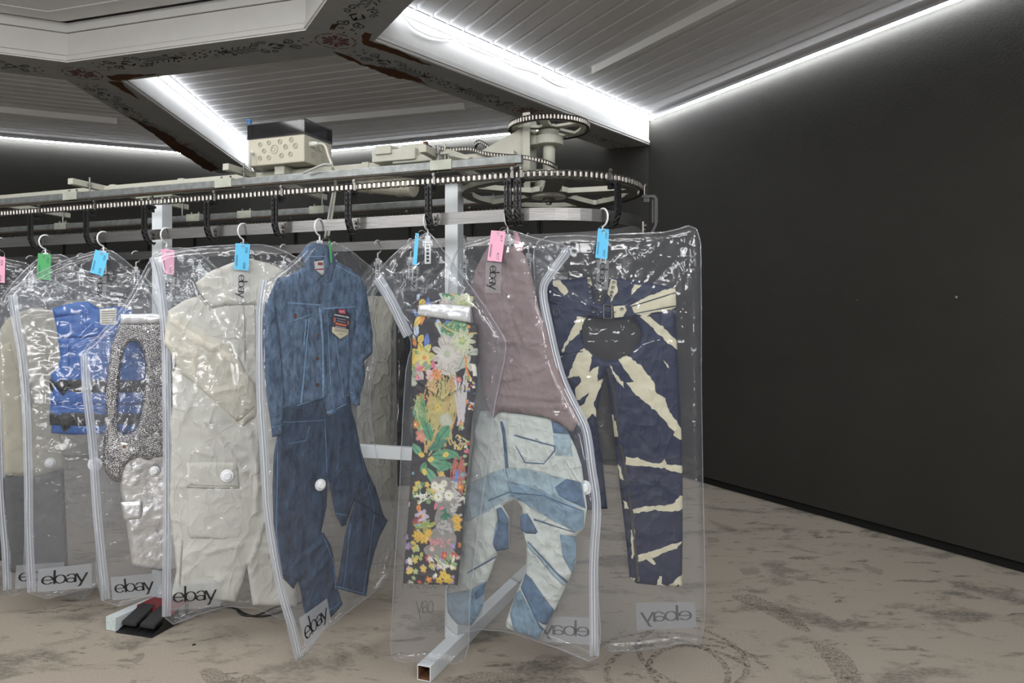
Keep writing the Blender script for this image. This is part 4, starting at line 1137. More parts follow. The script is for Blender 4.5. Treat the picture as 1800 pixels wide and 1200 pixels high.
bag('leftmost clear garment bag, cut by the left picture edge, with pink ticket', P0, [(-5, 452), (10, 455), (60, 470), (75, 520), (70, 1000), (-110, 1010), (-110, 560), (-60, 480)])
bag('clear garment bag with green ticket over a sheer cream blouse, leftmost but one', P1, [(76, 447), (90, 448), (118, 452), (160, 500), (176, 560), (180, 1018), (60, 1030), (12, 1038), (3, 870), (-4, 700), (-8, 560), (20, 500)],
    zips=[(-6, 580), (-2, 700), (3, 870), (10, 960), (13, 1036)], logo=[(28, 990), (112, 984), (112, 1024), (26, 1031)])
bag('clear garment bag holding a blue vest, with blue ticket', P2, [(176, 440), (190, 440), (205, 446), (247, 485), (280, 560), (292, 700), (292, 1022), (165, 1031), (52, 1042), (47, 860), (46, 730), (38, 640), (30, 590), (17, 516), (95, 466), (150, 446)],
    zips=[(22, 518), (30, 570), (38, 620), (46, 700), (50, 840), (52, 950), (56, 1040)], logo=[(71, 996), (164, 986), (164, 1028), (69, 1036)], neck=[(168, 484), (190, 485), (189, 528), (167, 527)])
bag('clear garment bag holding a chainmail top and silver trousers, with pink ticket', P3, [(287, 438), (300, 436), (345, 442), (400, 500), (420, 620), (420, 1030), (290, 1044), (180, 1056), (170, 900), (163, 790), (150, 700), (145, 622), (172, 590), (207, 551), (240, 500), (266, 453)],
    zips=[(149, 625), (153, 690), (163, 780), (171, 900), (186, 1053)], logo=[(196, 1010), (274, 1003), (279, 1042), (199, 1050)], neck=[(287, 486), (305, 486), (304, 524), (286, 524)])
bag('clear garment bag holding a cream overall, with blue ticket', P4, [(422, 430), (436, 430), (480, 434), (540, 470), (562, 560), (562, 1060), (450, 1068), (400, 1066), (350, 1079), (289, 1084), (292, 900), (293, 700), (290, 560), (274, 470), (268, 452), (330, 436), (400, 431)],
    zips=[(270, 452), (282, 500), (291, 600), (294, 750), (294, 900), (293, 1082)], logo=[(300, 1022), (388, 1014), (388, 1061), (300, 1068)], neck=[(413, 478), (438, 479), (437, 530), (412, 529)], pm=M_patchc)
bag('clear garment bag holding a denim jacket and jeans, hanging twisted', P5, [(555, 424), (570, 425), (600, 430), (635, 455), (668, 490), (652, 540), (662, 620), (650, 700), (668, 830), (690, 900), (682, 1010), (610, 1075), (566, 1112), (525, 1158), (512, 1130), (492, 1040), (470, 930), (462, 800), (456, 700), (452, 560), (462, 500), (478, 488), (520, 455), (540, 430)],
    zips=[(464, 492), (456, 560), (457, 680), (463, 800), (470, 900), (482, 980), (500, 1060), (515, 1110), (525, 1155)], logo=[(517, 1082), (566, 1047), (573, 1084), (530, 1142)], puff=.036)
bag('clear garment bag folded over floral trousers, with a thin blue ticket edge', P6, [(744, 412), (757, 412), (780, 440), (827, 503), (877, 577), (889, 612), (872, 700), (858, 800), (838, 950), (826, 1060), (816, 1160), (750, 1158), (690, 1156), (691, 1060), (700, 900), (706, 780), (714, 650), (722, 600), (690, 545), (660, 500), (661, 482), (700, 440)],
    zips=[(664, 488), (690, 530), (718, 590)], logo=[(722, 1040), (772, 1040), (772, 1100), (722, 1100)], mirror=True, patch=False, only=(.27, 1.1), neck=[(732, 470), (743, 470), (740, 512), (729, 512)], zw=.05)
bag('clear garment bag holding a mauve top and patchwork jeans, with pink ticket', P7, [(885, 405), (900, 405), (940, 418), (1003, 436), (985, 470), (953, 515), (966, 580), (980, 650), (1004, 700), (1028, 740), (1040, 790), (1050, 860), (1056, 900), (1050, 1000), (1052, 1154), (985, 1140), (900, 1112), (845, 1106), (786, 1098), (790, 900), (795, 700), (790, 520), (805, 440), (850, 420)],
    zips=[(998, 440), (972, 478), (955, 512), (968, 580), (985, 655), (1010, 710), (1032, 760), (1042, 830), (1050, 900), (1044, 1000), (1046, 1150)], logo=[(948, 1088), (1034, 1092), (1035, 1140), (948, 1134)], mirror=True, neck=[(864, 462), (891, 463), (890, 516), (863, 515)], puff=.038, sc=(-.08, .94))
bag('clear garment bag holding navy and cream splashed trousers, rightmost of all', P8, [(1045, 415), (1072, 412), (1167, 408), (1225, 402), (1232, 500), (1233, 640), (1235, 840), (1237, 1108), (1200, 1130), (1085, 1145), (1054, 1131), (985, 1100), (960, 800), (940, 500), (945, 425), (1000, 414)],
    logo=[(1121, 1065), (1226, 1063), (1229, 1108), (1123, 1114)], mirror=True, neck=[(1046, 457), (1067, 458), (1065, 510), (1044, 509)], puff=.034)

ticket(P0, [(-16, 450), (10, 453), (9, 498), (-17, 495)], 'pink', '424', 'pink paper ticket at the left picture edge', (0, 440))
ticket(P1, [(66, 446), (89, 449), (88, 494), (64, 490)], 'green', '052', 'green paper ticket on the hanger at far left', (84, 442))
ticket(P2, [(171, 440), (194, 447), (184, 486), (162, 480)], 'blue', '005', 'blue paper ticket tilted on the blue vest bag', (188, 440))
ticket(P3, [(283, 439), (307, 441), (306, 484), (288, 481)], 'pink', '404', 'pink paper ticket above the chainmail top', (296, 436))
ticket(P4, [(415, 429), (440, 431), (437, 477), (412, 474)], 'blue', '008', 'blue paper ticket on the cream overall bag', (432, 432))
ticket(P5, [(567, 424), (571, 426), (573, 462), (570, 462)], 'green', '', 'green paper ticket seen edge-on above the denim collar', (566, 424), thin=True)
ticket(P6, [(740, 412), (746, 413), (742, 468), (735, 466)], 'blue', '', 'blue paper ticket seen nearly edge-on on the floral trousers bag', (750, 412), thin=True)
ticket(P7, [(875, 407), (900, 409), (893, 462), (868, 459)], 'pink', '417', 'pink paper ticket numbered 417 over the mauve top', (895, 406))
ticket(P8, [(1047, 404), (1066, 405), (1063, 457), (1042, 455)], 'blue', '007', 'blue paper ticket numbered 007, rightmost of the tickets', (1060, 404))
# ======================= GARMENTS =======================
def CR(x0, y0, k, *pts): return [(x0+a/k, y0+b/k) for a, b in pts]
def cloth(name, col, rough=.8, noise=.12, nscale=18, bump=.25, bscale=45, crease=.9, **k): return mat(name, col, rough, noise=noise, nscale=nscale, bump=bump, bscale=bscale, crease=crease, **k)
M_den = cloth('mid blue denim', (.044, .085, .160), noise=.5, col2=(.125, .20, .32), nscale=24, stretch=(2.2, 1, .8), bump=.5, bscale=70)
M_denL = cloth('pale seam denim', (.16, .27, .42), noise=.3, nscale=50)
M_denD = cloth('dark blue denim', (.014, .029, .064), noise=.5, col2=(.036, .068, .128), nscale=14, stretch=(2, 1, .7), bump=.5, bscale=60)
M_denDL = cloth('dark denim seam', (.07, .13, .24), noise=.3, nscale=50)
M_copper = mat('copper button', (.22, .09, .05), .4, metal=.8)
M_cre = cloth('cream cotton', (.56, .555, .505), noise=.05, nscale=6, bump=.55, bscale=13, crease=.6)
M_creD = cloth('cream seam', (.36, .34, .28), noise=.1)
M_mauve = cloth('mauve suede', (.215, .165, .170), noise=.12, nscale=9, bump=.35, bscale=28, rough=.7)
M_vest = cloth('bright blue nylon', (.022, .10, .34), rough=.45, noise=.06, bump=.25, bscale=18)
M_vestD = cloth('blue nylon seam', (.012, .055, .24), rough=.5)
M_strap = cloth('black webbing', (.010, .010, .012), rough=.5, bump=.4, bscale=90)
M_sheer = film_mat('sheer cream mesh', haze=.60, gloss=.0, fac=.05, tint=(.76, .73, .62), rough=.6, bump=0)
M_grey_g = cloth('charcoal wool', (.035, .036, .04))
def mail_material():
    m = bpy.data.materials.new('silver chainmail'); m.use_nodes = True; nt = m.node_tree; L = nt.links.new; b = nt.nodes['Principled BSDF']
    b.inputs['Metallic'].default_value = .85; b.inputs['Roughness'].default_value = .28
    tc = nt.nodes.new('ShaderNodeTexCoord')
    mp = nt.nodes.new('ShaderNodeMapping'); mp.inputs['Scale'].default_value = (150, 150, 105); mp.inputs['Rotation'].default_value = (0, .25, 0); L(tc.outputs['Object'], mp.inputs[0])
    vo = nt.nodes.new('ShaderNodeTexVoronoi'); vo.inputs['Scale'].default_value = 1; vo.inputs['Randomness'].default_value = .45; L(mp.outputs[0], vo.inputs['Vector'])
    r = nt.nodes.new('ShaderNodeValToRGB'); r.color_ramp.elements[0].position = .25; r.color_ramp.elements[0].color = (.75, .73, .72, 1)
    r.color_ramp.elements[1].position = .55; r.color_ramp.elements[1].color = (.17, .165, .17, 1); L(vo.outputs['Distance'], r.inputs[0]); L(r.outputs[0], b.inputs['Base Color'])
    bp = nt.nodes.new('ShaderNodeBump'); bp.inputs['Strength'].default_value = 1; bp.inputs['Distance'].default_value = .004; bp.invert = True; L(vo.outputs['Distance'], bp.inputs['Height']); L(bp.outputs[0], b.inputs['Normal'])
    return m
M_mail = mail_material()
M_silver = mat('crumpled silver fabric', (.78, .78, .79), .32, metal=.8, noise=.2, nscale=10, bump=.6, bscale=26)
M_foil = mat('white satin lining', (.70, .71, .72), .25, metal=.3, bump=.6, bscale=18)
M_paper = mat('printed paper label', (.58, .57, .50), .6)
M_ink = mat('label ink', (.12, .12, .11), .7)

# ---- blue vest (bag 2)
g = pempty('puffer_vest', P2, 'bright blue sleeveless vest with two black straps, inside a clear bag', 'vest')
panel('vest_body', P2, [(92, 543), (112, 536), (135, 531), (155, 530), (166, 537), (172, 542), (205, 538), (232, 545), (240, 575), (248, 605), (256, 635), (262, 650), (252, 700), (256, 762), (200, 763), (160, 763), (125, 764), (90, 761), (91, 743), (88, 725), (89, 665), (90, 657), (102, 646), (106, 628), (104, 610), (99, 575)],
      [M_vest, M_vestD], g, .0, .014, wr=.004, creases=45, ca=.005, seed=3,
      patterns=[([(94, 556), (150, 549), (150, 551), (94, 558)], 1), ([(150, 531), (152, 531), (153, 558), (151, 558)], 1), ([(100, 592), (240, 590), (240, 592), (100, 594)], 1), ([(89, 710), (255, 708), (255, 710), (89, 712)], 1), ([(120, 600), (122, 600), (124, 655), (121, 655)], 1)])
for y, nm in ((666, 'upper'), (724, 'lower')):
    panel('strap', P2, [(88, y), (170, y+1), (258, y+2), (258, y+23), (170, y+24), (89, y+22)], [M_strap], g, .016, .003, edge=.01, seed=5, wr=.002)
    panel('strap_buckle', P2, [(96, y+8), (112, y-1), (128, y+9), (112, y+29)] if y < 700 else [(100, y+6), (132, y+2), (134, y+16), (114, y+34)], [M_strap], g, .022, .005, edge=.01, seed=6, wr=.002)
panel('care_label', P2, [(176, 543), (206, 541), (207, 570), (177, 572)], [M_paper, M_ink], g, .016, .002, edge=.01, wr=0, grid=.012,
      patterns=[([(180, y), (203, y-1), (203, y), (180, y+1.2)], 1) for y in (547, 551, 555, 559, 563, 567)])
# ---- sheer blouse (bag 1)
g = pempty('sheer_blouse', P1, 'sheer cream blouse over a charcoal skirt at far left, inside a clear bag', 'blouse')
panel('blouse_body', P1, [(-8, 600), (2, 575), (15, 558), (42, 545), (70, 540), (100, 548), (125, 560), (140, 600), (112, 640), (108, 740), (112, 820), (60, 836), (5, 836), (-2, 740), (0, 660)], [M_sheer], g, .0, .015, wr=.005, creases=30, seed=8)
panel('sleeve', P1, [(0, 610), (18, 600), (34, 650), (42, 740), (52, 800), (50, 832), (8, 832), (4, 740), (-4, 660)], [M_sheer], g, .014, .008, wr=.004, creases=14, seed=9, edge=.02)
panel('lining', P1, [(34, 662), (50, 652), (60, 700), (50, 728), (38, 712)], [M_grey_g], g, .012, .004, wr=.002, seed=9, edge=.02)
panel('skirt', P1, [(2, 836), (60, 838), (112, 822), (120, 1000), (60, 1004), (14, 1006), (8, 900)], [cloth('smoky organza', (.085, .085, .09))], g, .0, .012, wr=.004, creases=20, seed=10)
# far left
g = pempty('dark_coat', P0, 'dark charcoal garment cut by the left picture edge', 'coat')
panel('coat_body', P0, [(-90, 600), (-20, 560), (10, 590), (24, 700), (22, 985), (-90, 985)], [M_grey_g], g, .0, .012, creases=15, seed=11)
# ---- chainmail top and silver trousers (bag 3)
g = pempty('chainmail_top', P3, 'silver chainmail halter top with a long loop front, inside a clear bag', 'top')
panel('mail_body', P3, [(212, 566), (240, 568), (272, 566), (300, 570), (318, 600), (326, 650), (322, 720), (326, 790), (310, 815), (282, 805), (262, 812), (243, 806), (225, 818), (212, 846), (196, 842), (184, 826), (180, 800), (186, 743), (186, 687), (190, 650), (197, 605), (206, 582)],
      [M_mail], g, .002, .013, smooth=2, wr=.003, creases=20, seed=12,
      holes=[[(235, 599), (246, 606), (254, 625), (256, 660), (252, 700), (246, 735), (238, 757), (224, 762), (212, 762), (207, 740), (208, 700), (211, 660), (218, 618), (226, 604)]])
panel('neck_lining', P3, [(213, 552), (272, 551), (290, 553), (290, 568), (212, 569)], [M_foil], g, .016, .006, edge=.015, wr=.003, creases=8, seed=13)
g = pempty('cargo_trousers', P3, 'crumpled silver cargo trousers below the chainmail top', 'trousers')
panel('trouser_leg', P3, [(208, 790), (230, 786), (262, 790), (300, 792), (320, 800), (322, 900), (318, 1000), (288, 1004), (262, 1000), (232, 994), (227, 960), (224, 938), (218, 900), (211, 860), (209, 830)],
      [M_silver], g, -.004, .010, wr=.005, wscale=12, creases=60, seed=14)
panel('leg_pocket', P3, [(212, 882), (250, 880), (253, 910), (218, 914)], [M_silver], g, .010, .006, edge=.02, creases=6, seed=15)
panel('waist_tab', P3, [(208, 774), (234, 772), (240, 795), (214, 800)], [M_silver, M_copper], g, .014, .005, edge=.02, seed=16, patterns=[(arc(219, 784, 3.2, 3.2, 0, 360, 10)[:-1], 1)])
disc_tag(P3, 272, 826, 'round white tag on the silver trousers', off=.022, R=.026)
disc_tag(P2, 168, 815, 'round white tag seen through the film between the vest bag and the chainmail bag', off=.012, R=.036)
disc_tag(P1, 88, 812, 'faint white tag behind the film below the sheer blouse', off=.016, R=.028)

# ---- cream overall (bag 4)
g = pempty('cream_overall', P4, 'cream cotton overall with a wide hood collar and big flap pockets, inside a clear bag', 'overall')
panel('body', P4, [(325, 527), (352, 519), (372, 540), (449, 530), (500, 540), (520, 600), (520, 800), (522, 1066), (494, 1064), (444, 1064), (438, 1020), (434, 992), (428, 1020), (414, 1058), (350, 1050), (301, 1048), (310, 1003), (306, 960), (303, 938), (297, 900), (295, 877), (298, 840), (299, 782), (297, 745), (303, 713), (303, 660), (311, 640), (297, 600), (297, 545)],
      [M_cre, M_creD], g, .0, .013, grid=.011, wr=.005, wscale=7, creases=50, ca=.005, clen=(.08, .35), cw=.009, seed=20,
      cre=[(365, 740, 430, 830, .010, .010), (316, 655, 324, 720, .008, .006), (345, 790, 372, 800, .008, .006), (440, 760, 455, 860, .010, .008), (470, 900, 440, 990, .009, .008), (360, 970, 425, 955, .008, .007), (445, 965, 510, 975, .006, .008), (455, 700, 450, 900, .010, .008), (500, 780, 497, 930, .010, .008)],
      patterns=[([(428, 536), (430, 536), (432, 640), (430, 640)], 1), ([(447, 536), (449, 536), (452, 660), (450, 660)], 1), ([(320, 948), (323, 948), (318, 1030), (315, 1030)], 1), ([(330, 520), (352, 521), (372, 545), (370, 547), (350, 524)], 1)])
panel('hood_collar', P4, [(344, 497), (372, 476), (410, 461), (440, 455), (470, 462), (500, 475), (512, 520), (480, 533), (449, 536), (400, 535), (371, 541), (352, 515)], [M_cre], g, .013, .009, edge=.02, wr=.004, creases=8, seed=21, cre=[(346, 500, 410, 514, .004, .006), (365, 485, 405, 500, .006, .004), (430, 515, 490, 500, .005, .005)])
panel('sleeve', P4, [(297, 545), (312, 549), (350, 570), (380, 590), (401, 600), (425, 634), (447, 668), (455, 700), (457, 727), (440, 738), (427, 750), (414, 738), (388, 716), (372, 700), (340, 672), (316, 655), (305, 628), (289, 603), (292, 575)],
      [cloth('cream cotton sleeve', (.57, .55, .475), noise=.07, nscale=6, bump=.5, bscale=16, crease=.6), M_creD], g, .012, .012, edge=.03, wr=.004, wscale=9, creases=26, ca=.005, seed=22, cre=[(330, 590, 375, 612, .008, .008), (375, 612, 385, 606, .008, .008), (300, 605, 345, 622, .006, .006), (340, 655, 344, 615, .006, .007), (370, 690, 430, 675, .008, .006), (300, 560, 420, 640, .01, .006)],
      patterns=[([(414, 738), (447, 712), (449, 714), (416, 741)], 1)])
panel('pocket', P4, [(330, 852), (427, 856), (430, 936), (418, 947), (335, 944), (330, 934)], [M_cre, M_creD], g, .014, .007, edge=.012, wr=.003, creases=8, seed=23)
panel('pocket_flap', P4, [(328, 812), (360, 810), (418, 811), (421, 856), (370, 857), (328, 855)], [M_cre, M_creD], g, .022, .005, edge=.008, wr=.002, creases=4, seed=24, patterns=[([(330, 850), (420, 852), (420, 853), (330, 851)], 1)])
panel('side_tab', P4, [(430, 825), (448, 812), (457, 850), (444, 856)], [M_cre], g, .016, .005, edge=.01, seed=25)
disc_tag(P4, 400, 834, 'round white tag on the flap pocket of the cream overall', off=.030, R=.032)

# ---- denim outfit (bag 5)
g = pempty('denim_jacket', P5, 'faded blue denim jacket with a hanging paper label, inside a twisted clear bag', 'jacket')
J = lambda *p: CR(440, 370, 2.927, *p)
panel('body', P5, J((200, 335), (275, 290), (340, 330), (400, 320), (430, 255), (520, 300), (560, 345), (545, 420), (540, 600), (500, 900), (495, 1000), (420, 1055), (390, 1063), (370, 966), (250, 1010), (168, 1036), (165, 900), (130, 600), (110, 420), (140, 345)),
      [M_den, M_denL], g, .002, .014, grid=.011, wr=.004, creases=26, ca=.004, clen=(.05, .2), seed=30,
      patterns=[(J((180, 470), (355, 482), (355, 490), (180, 478)), 1), (J((365, 500), (530, 490), (530, 498), (365, 508)), 1), (J((345, 500), (352, 500), (372, 960), (362, 964)), 1), (J((385, 520), (388, 520), (405, 900), (400, 900)), 1),
                (J((275, 560), (281, 560), (272, 690), (265, 690)), 1), (J((290, 560), (295, 560), (258, 990), (248, 992)), 1), (J((425, 650), (430, 650), (470, 960), (463, 960)), 1), (J((484, 640), (489, 640), (497, 900), (492, 900)), 1),
                (J((165, 1020), (368, 955), (369, 961), (166, 1028)), 1), (J((388, 1035), (495, 985), (495, 992), (389, 1043)), 1), (J((430, 275), (540, 335), (538, 342), (430, 284)), 1)],
      cre=[(500, 480, 560, 470, .01, .005), (560, 560, 566, 690, .012, .008)])
panel('sleeve', P5, J((140, 340), (75, 480), (60, 560), (58, 700), (66, 800), (82, 960), (105, 1110), (110, 1165), (158, 1155), (165, 1035), (166, 900), (150, 650), (125, 470)), [M_den, M_denL], g, .008, .014, wr=.004, creases=16, seed=31, patterns=[(J((104, 1108), (160, 1095), (161, 1102), (105, 1115)), 1)])
panel('sleeve', P5, J((545, 320), (590, 390), (602, 470), (626, 640), (622, 735), (580, 775), (589, 840), (576, 900), (560, 950), (540, 1003), (524, 985), (502, 940), (500, 800), (530, 600), (535, 430)), [M_den, M_denL], g, .008, .014, wr=.005, creases=26, ca=.006, seed=32, patterns=[(J((505, 930), (560, 950), (558, 957), (505, 940)), 1), (J((585, 640), (610, 590), (614, 593), (590, 645)), 1)])
panel('collar', P5, J((272, 190), (300, 172), (345, 168), (400, 180), (428, 240), (432, 280), (405, 370), (372, 385), (362, 330), (330, 385), (290, 330), (268, 270), (252, 235)), [M_den, M_denL], g, .016, .010, edge=.015, wr=.003, seed=33, holes=[J((318, 262), (368, 255), (374, 325), (360, 335), (322, 300))], patterns=[(J((278, 235), (372, 235), (372, 240), (278, 240)), 1)])
panel('inner_label', P5, J((316, 258), (370, 252), (376, 335), (322, 325)), [mat('white woven label', (.6, .6, .58), .6), M_redp], g, .014, .002, edge=.01, wr=0, patterns=[(J((338, 268), (364, 268), (364, 282), (338, 282)), 1), (J((328, 300), (370, 298), (370, 305), (328, 307)), 1)])
panel('chest_flap', P5, J((180, 490), (300, 500), (310, 540), (215, 575), (200, 560)), [M_den, M_denL, M_copper], g, .016, .004, edge=.01, wr=.002, seed=34, patterns=[(arc(*J((220, 542))[0], 3.2, 5, 0, 360, 10)[:-1], 2), (J((210, 562), (306, 532), (308, 537), (212, 569)), 1)])
panel('sleeve_cuff', P5, J((500, 935), (555, 950), (552, 1000), (530, 1003), (505, 985)), [M_den], g, .020, .006, edge=.01, seed=35)
b = MB()
for x, y in ((343, 640), (335, 760), (336, 895)):
    s_, z_ = P5.loc(*J((x, y))[0]); b.tube([(s_, -.018, z_), (s_, -.022, z_)], [.008, .007], 12)
for k, (x, y) in enumerate(((343, 640), (335, 760), (336, 895))):
    s_, z_ = P5.loc(*J((x, y))[0]); b = MB(); b.tube([(s_, -.017, z_), (s_, -.023, z_)], [.008, .007], 12); b.obj('button', M_copper, g, False)
# the paper label hanging on the chest pocket
K = lambda *p: CR(560, 530, 17.15, *p)
t = pempty('paper_label', P5, 'dark blue and cream paper label with a red patch, hanging on the denim jacket', 'paper label')
M_navy = mat('navy label print', (.012, .016, .045), .5); M_orange = mat('orange label print', (.55, .13, .06), .6); M_lcream = mat('cream label card', (.60, .56, .40), .6); M_lred = mat('red label print', (.50, .02, .035), .5)
panel('card', P5, K((330, 300), (420, 210), (720, 250), (850, 400), (800, 860), (790, 1000), (540, 1130), (300, 920), (305, 760)), [M_navy, M_lcream, M_orange, M_lred, M_paper], t, .031, .002, edge=.01, wr=0, grid=.01,
      patterns=[(K((300, 755), (800, 840), (795, 1000), (540, 1128), (302, 918)), 1), (K((490, 170), (710, 215), (690, 380), (500, 345)), 3), (K((400, 620), (725, 690), (720, 755), (395, 690)), 2), (K((360, 475), (405, 485), (395, 620), (350, 610)), 2), (K((755, 570), (800, 580), (795, 710), (750, 700)), 2),
                (K((370, 375), (690, 440), (688, 470), (365, 410)), 4), (K((720, 430), (805, 470), (800, 505), (700, 480)), 4), (K((390, 730), (720, 790), (718, 805), (388, 750)), 4), (K((440, 500), (720, 550), (720, 562), (440, 512)), 4), (K((440, 570), (700, 620), (700, 632), (440, 582)), 4)])
vs, fs = text_polys_mesh("Levi's", 1.0); w = max(v[0] for v in vs); f = quadmap(K((500, 215), (695, 255), (680, 350), (500, 315))); b = MB()
b.add([(P5.loc(*f(.06+.88*x/w, y/.8))[0], -.0345, P5.loc(*f(.06+.88*x/w, y/.8))[1]) for x, y in vs], fs); b.obj('printed_word', M_hang, t, False, fix=False)
b = MB()
for y0 in (855, 905, 985):
    f = quadmap(K((360, y0-50), (750, y0+10), (750, y0+35), (360, y0-25)))
    for k in range(9 if y0 < 980 else 3):
        u0 = k/9.+(.36 if y0 > 980 else 0); q = [P5.loc(*f(u, v)) for u, v in ((u0, .1), (u0+.07, .1), (u0+.07, .9), (u0, .9))]
        b.add([(x, -.0345, z) for x, z in q], [(0, 1, 2, 3)])
b.obj('printed_line', M_navy, t, False, fix=False)
g = pempty('blue_jeans', P5, 'dark blue jeans with folded up legs below the denim jacket', 'jeans')
A = lambda *p: CR(440, 700, 2.553, *p)
panel('trouser_body', P5, A((135, 62), (150, 20), (330, -5), (450, -10), (458, 55), (475, 110), (502, 240), (530, 330), (565, 400), (600, 520), (613, 543), (580, 535), (470, 460), (432, 570), (415, 575), (385, 520), (362, 400), (350, 350), (346, 480), (322, 600), (350, 640), (330, 700), (215, 820), (197, 857), (132, 790), (110, 600), (104, 400), (110, 250), (135, 110)),
      [M_denD, M_denDL], g, -.006, .014, grid=.012, wr=.004, creases=20, seed=40, ca=.004,
      patterns=[(A((142, 105), (330, 95), (330, 99), (142, 110)), 1), (A((158, 200), (240, 185), (262, 120), (266, 122), (246, 192), (160, 206)), 1), (A((328, 90), (333, 90), (342, 330), (337, 330)), 1), (A((120, 130), (124, 130), (118, 600), (145, 790), (140, 790), (113, 600)), 1), (A((480, 190), (484, 190), (555, 510), (550, 508)), 1), (A((385, 515), (432, 520), (430, 526), (384, 521)), 1)],
      cre=[(420, 800, 560, 760, .01, .004)])
panel('lower_leg', P5, A((325, 600), (360, 660), (375, 740), (385, 840), (412, 920), (385, 955), (300, 1037), (262, 1022), (235, 930), (222, 850), (212, 820), (140, 790), (210, 700), (290, 630)), [M_denD, M_denDL], g, .006, .012, wr=.005, creases=14, seed=41, ca=.006, patterns=[(A((318, 620), (322, 620), (372, 740), (380, 850), (374, 850), (366, 745)), 1), (A((262, 1000), (400, 905), (402, 911), (264, 1008)), 1)],
      cre=[(495, 1000, 560, 950, .012, .010), (530, 1030, 575, 975, .010, .010), (520, 1010, 525, 1040, .008, .006)])
panel('lower_leg', P5, A((468, 455), (520, 490), (613, 543), (575, 620), (552, 690), (532, 770), (515, 885), (440, 866), (382, 850), (400, 750), (420, 620), (440, 540)), [M_denD, M_denDL], g, .010, .010, wr=.003, creases=8, seed=42, patterns=[(A((545, 520), (549, 522), (500, 878), (495, 878)), 1), (A((383, 838), (517, 873), (516, 879), (382, 845)), 1), (A((440, 560), (443, 560), (410, 850), (407, 850)), 1)])
disc_tag(P5, 557, 850, 'round white tag on the thigh of the blue jeans', off=.030, R=.028)

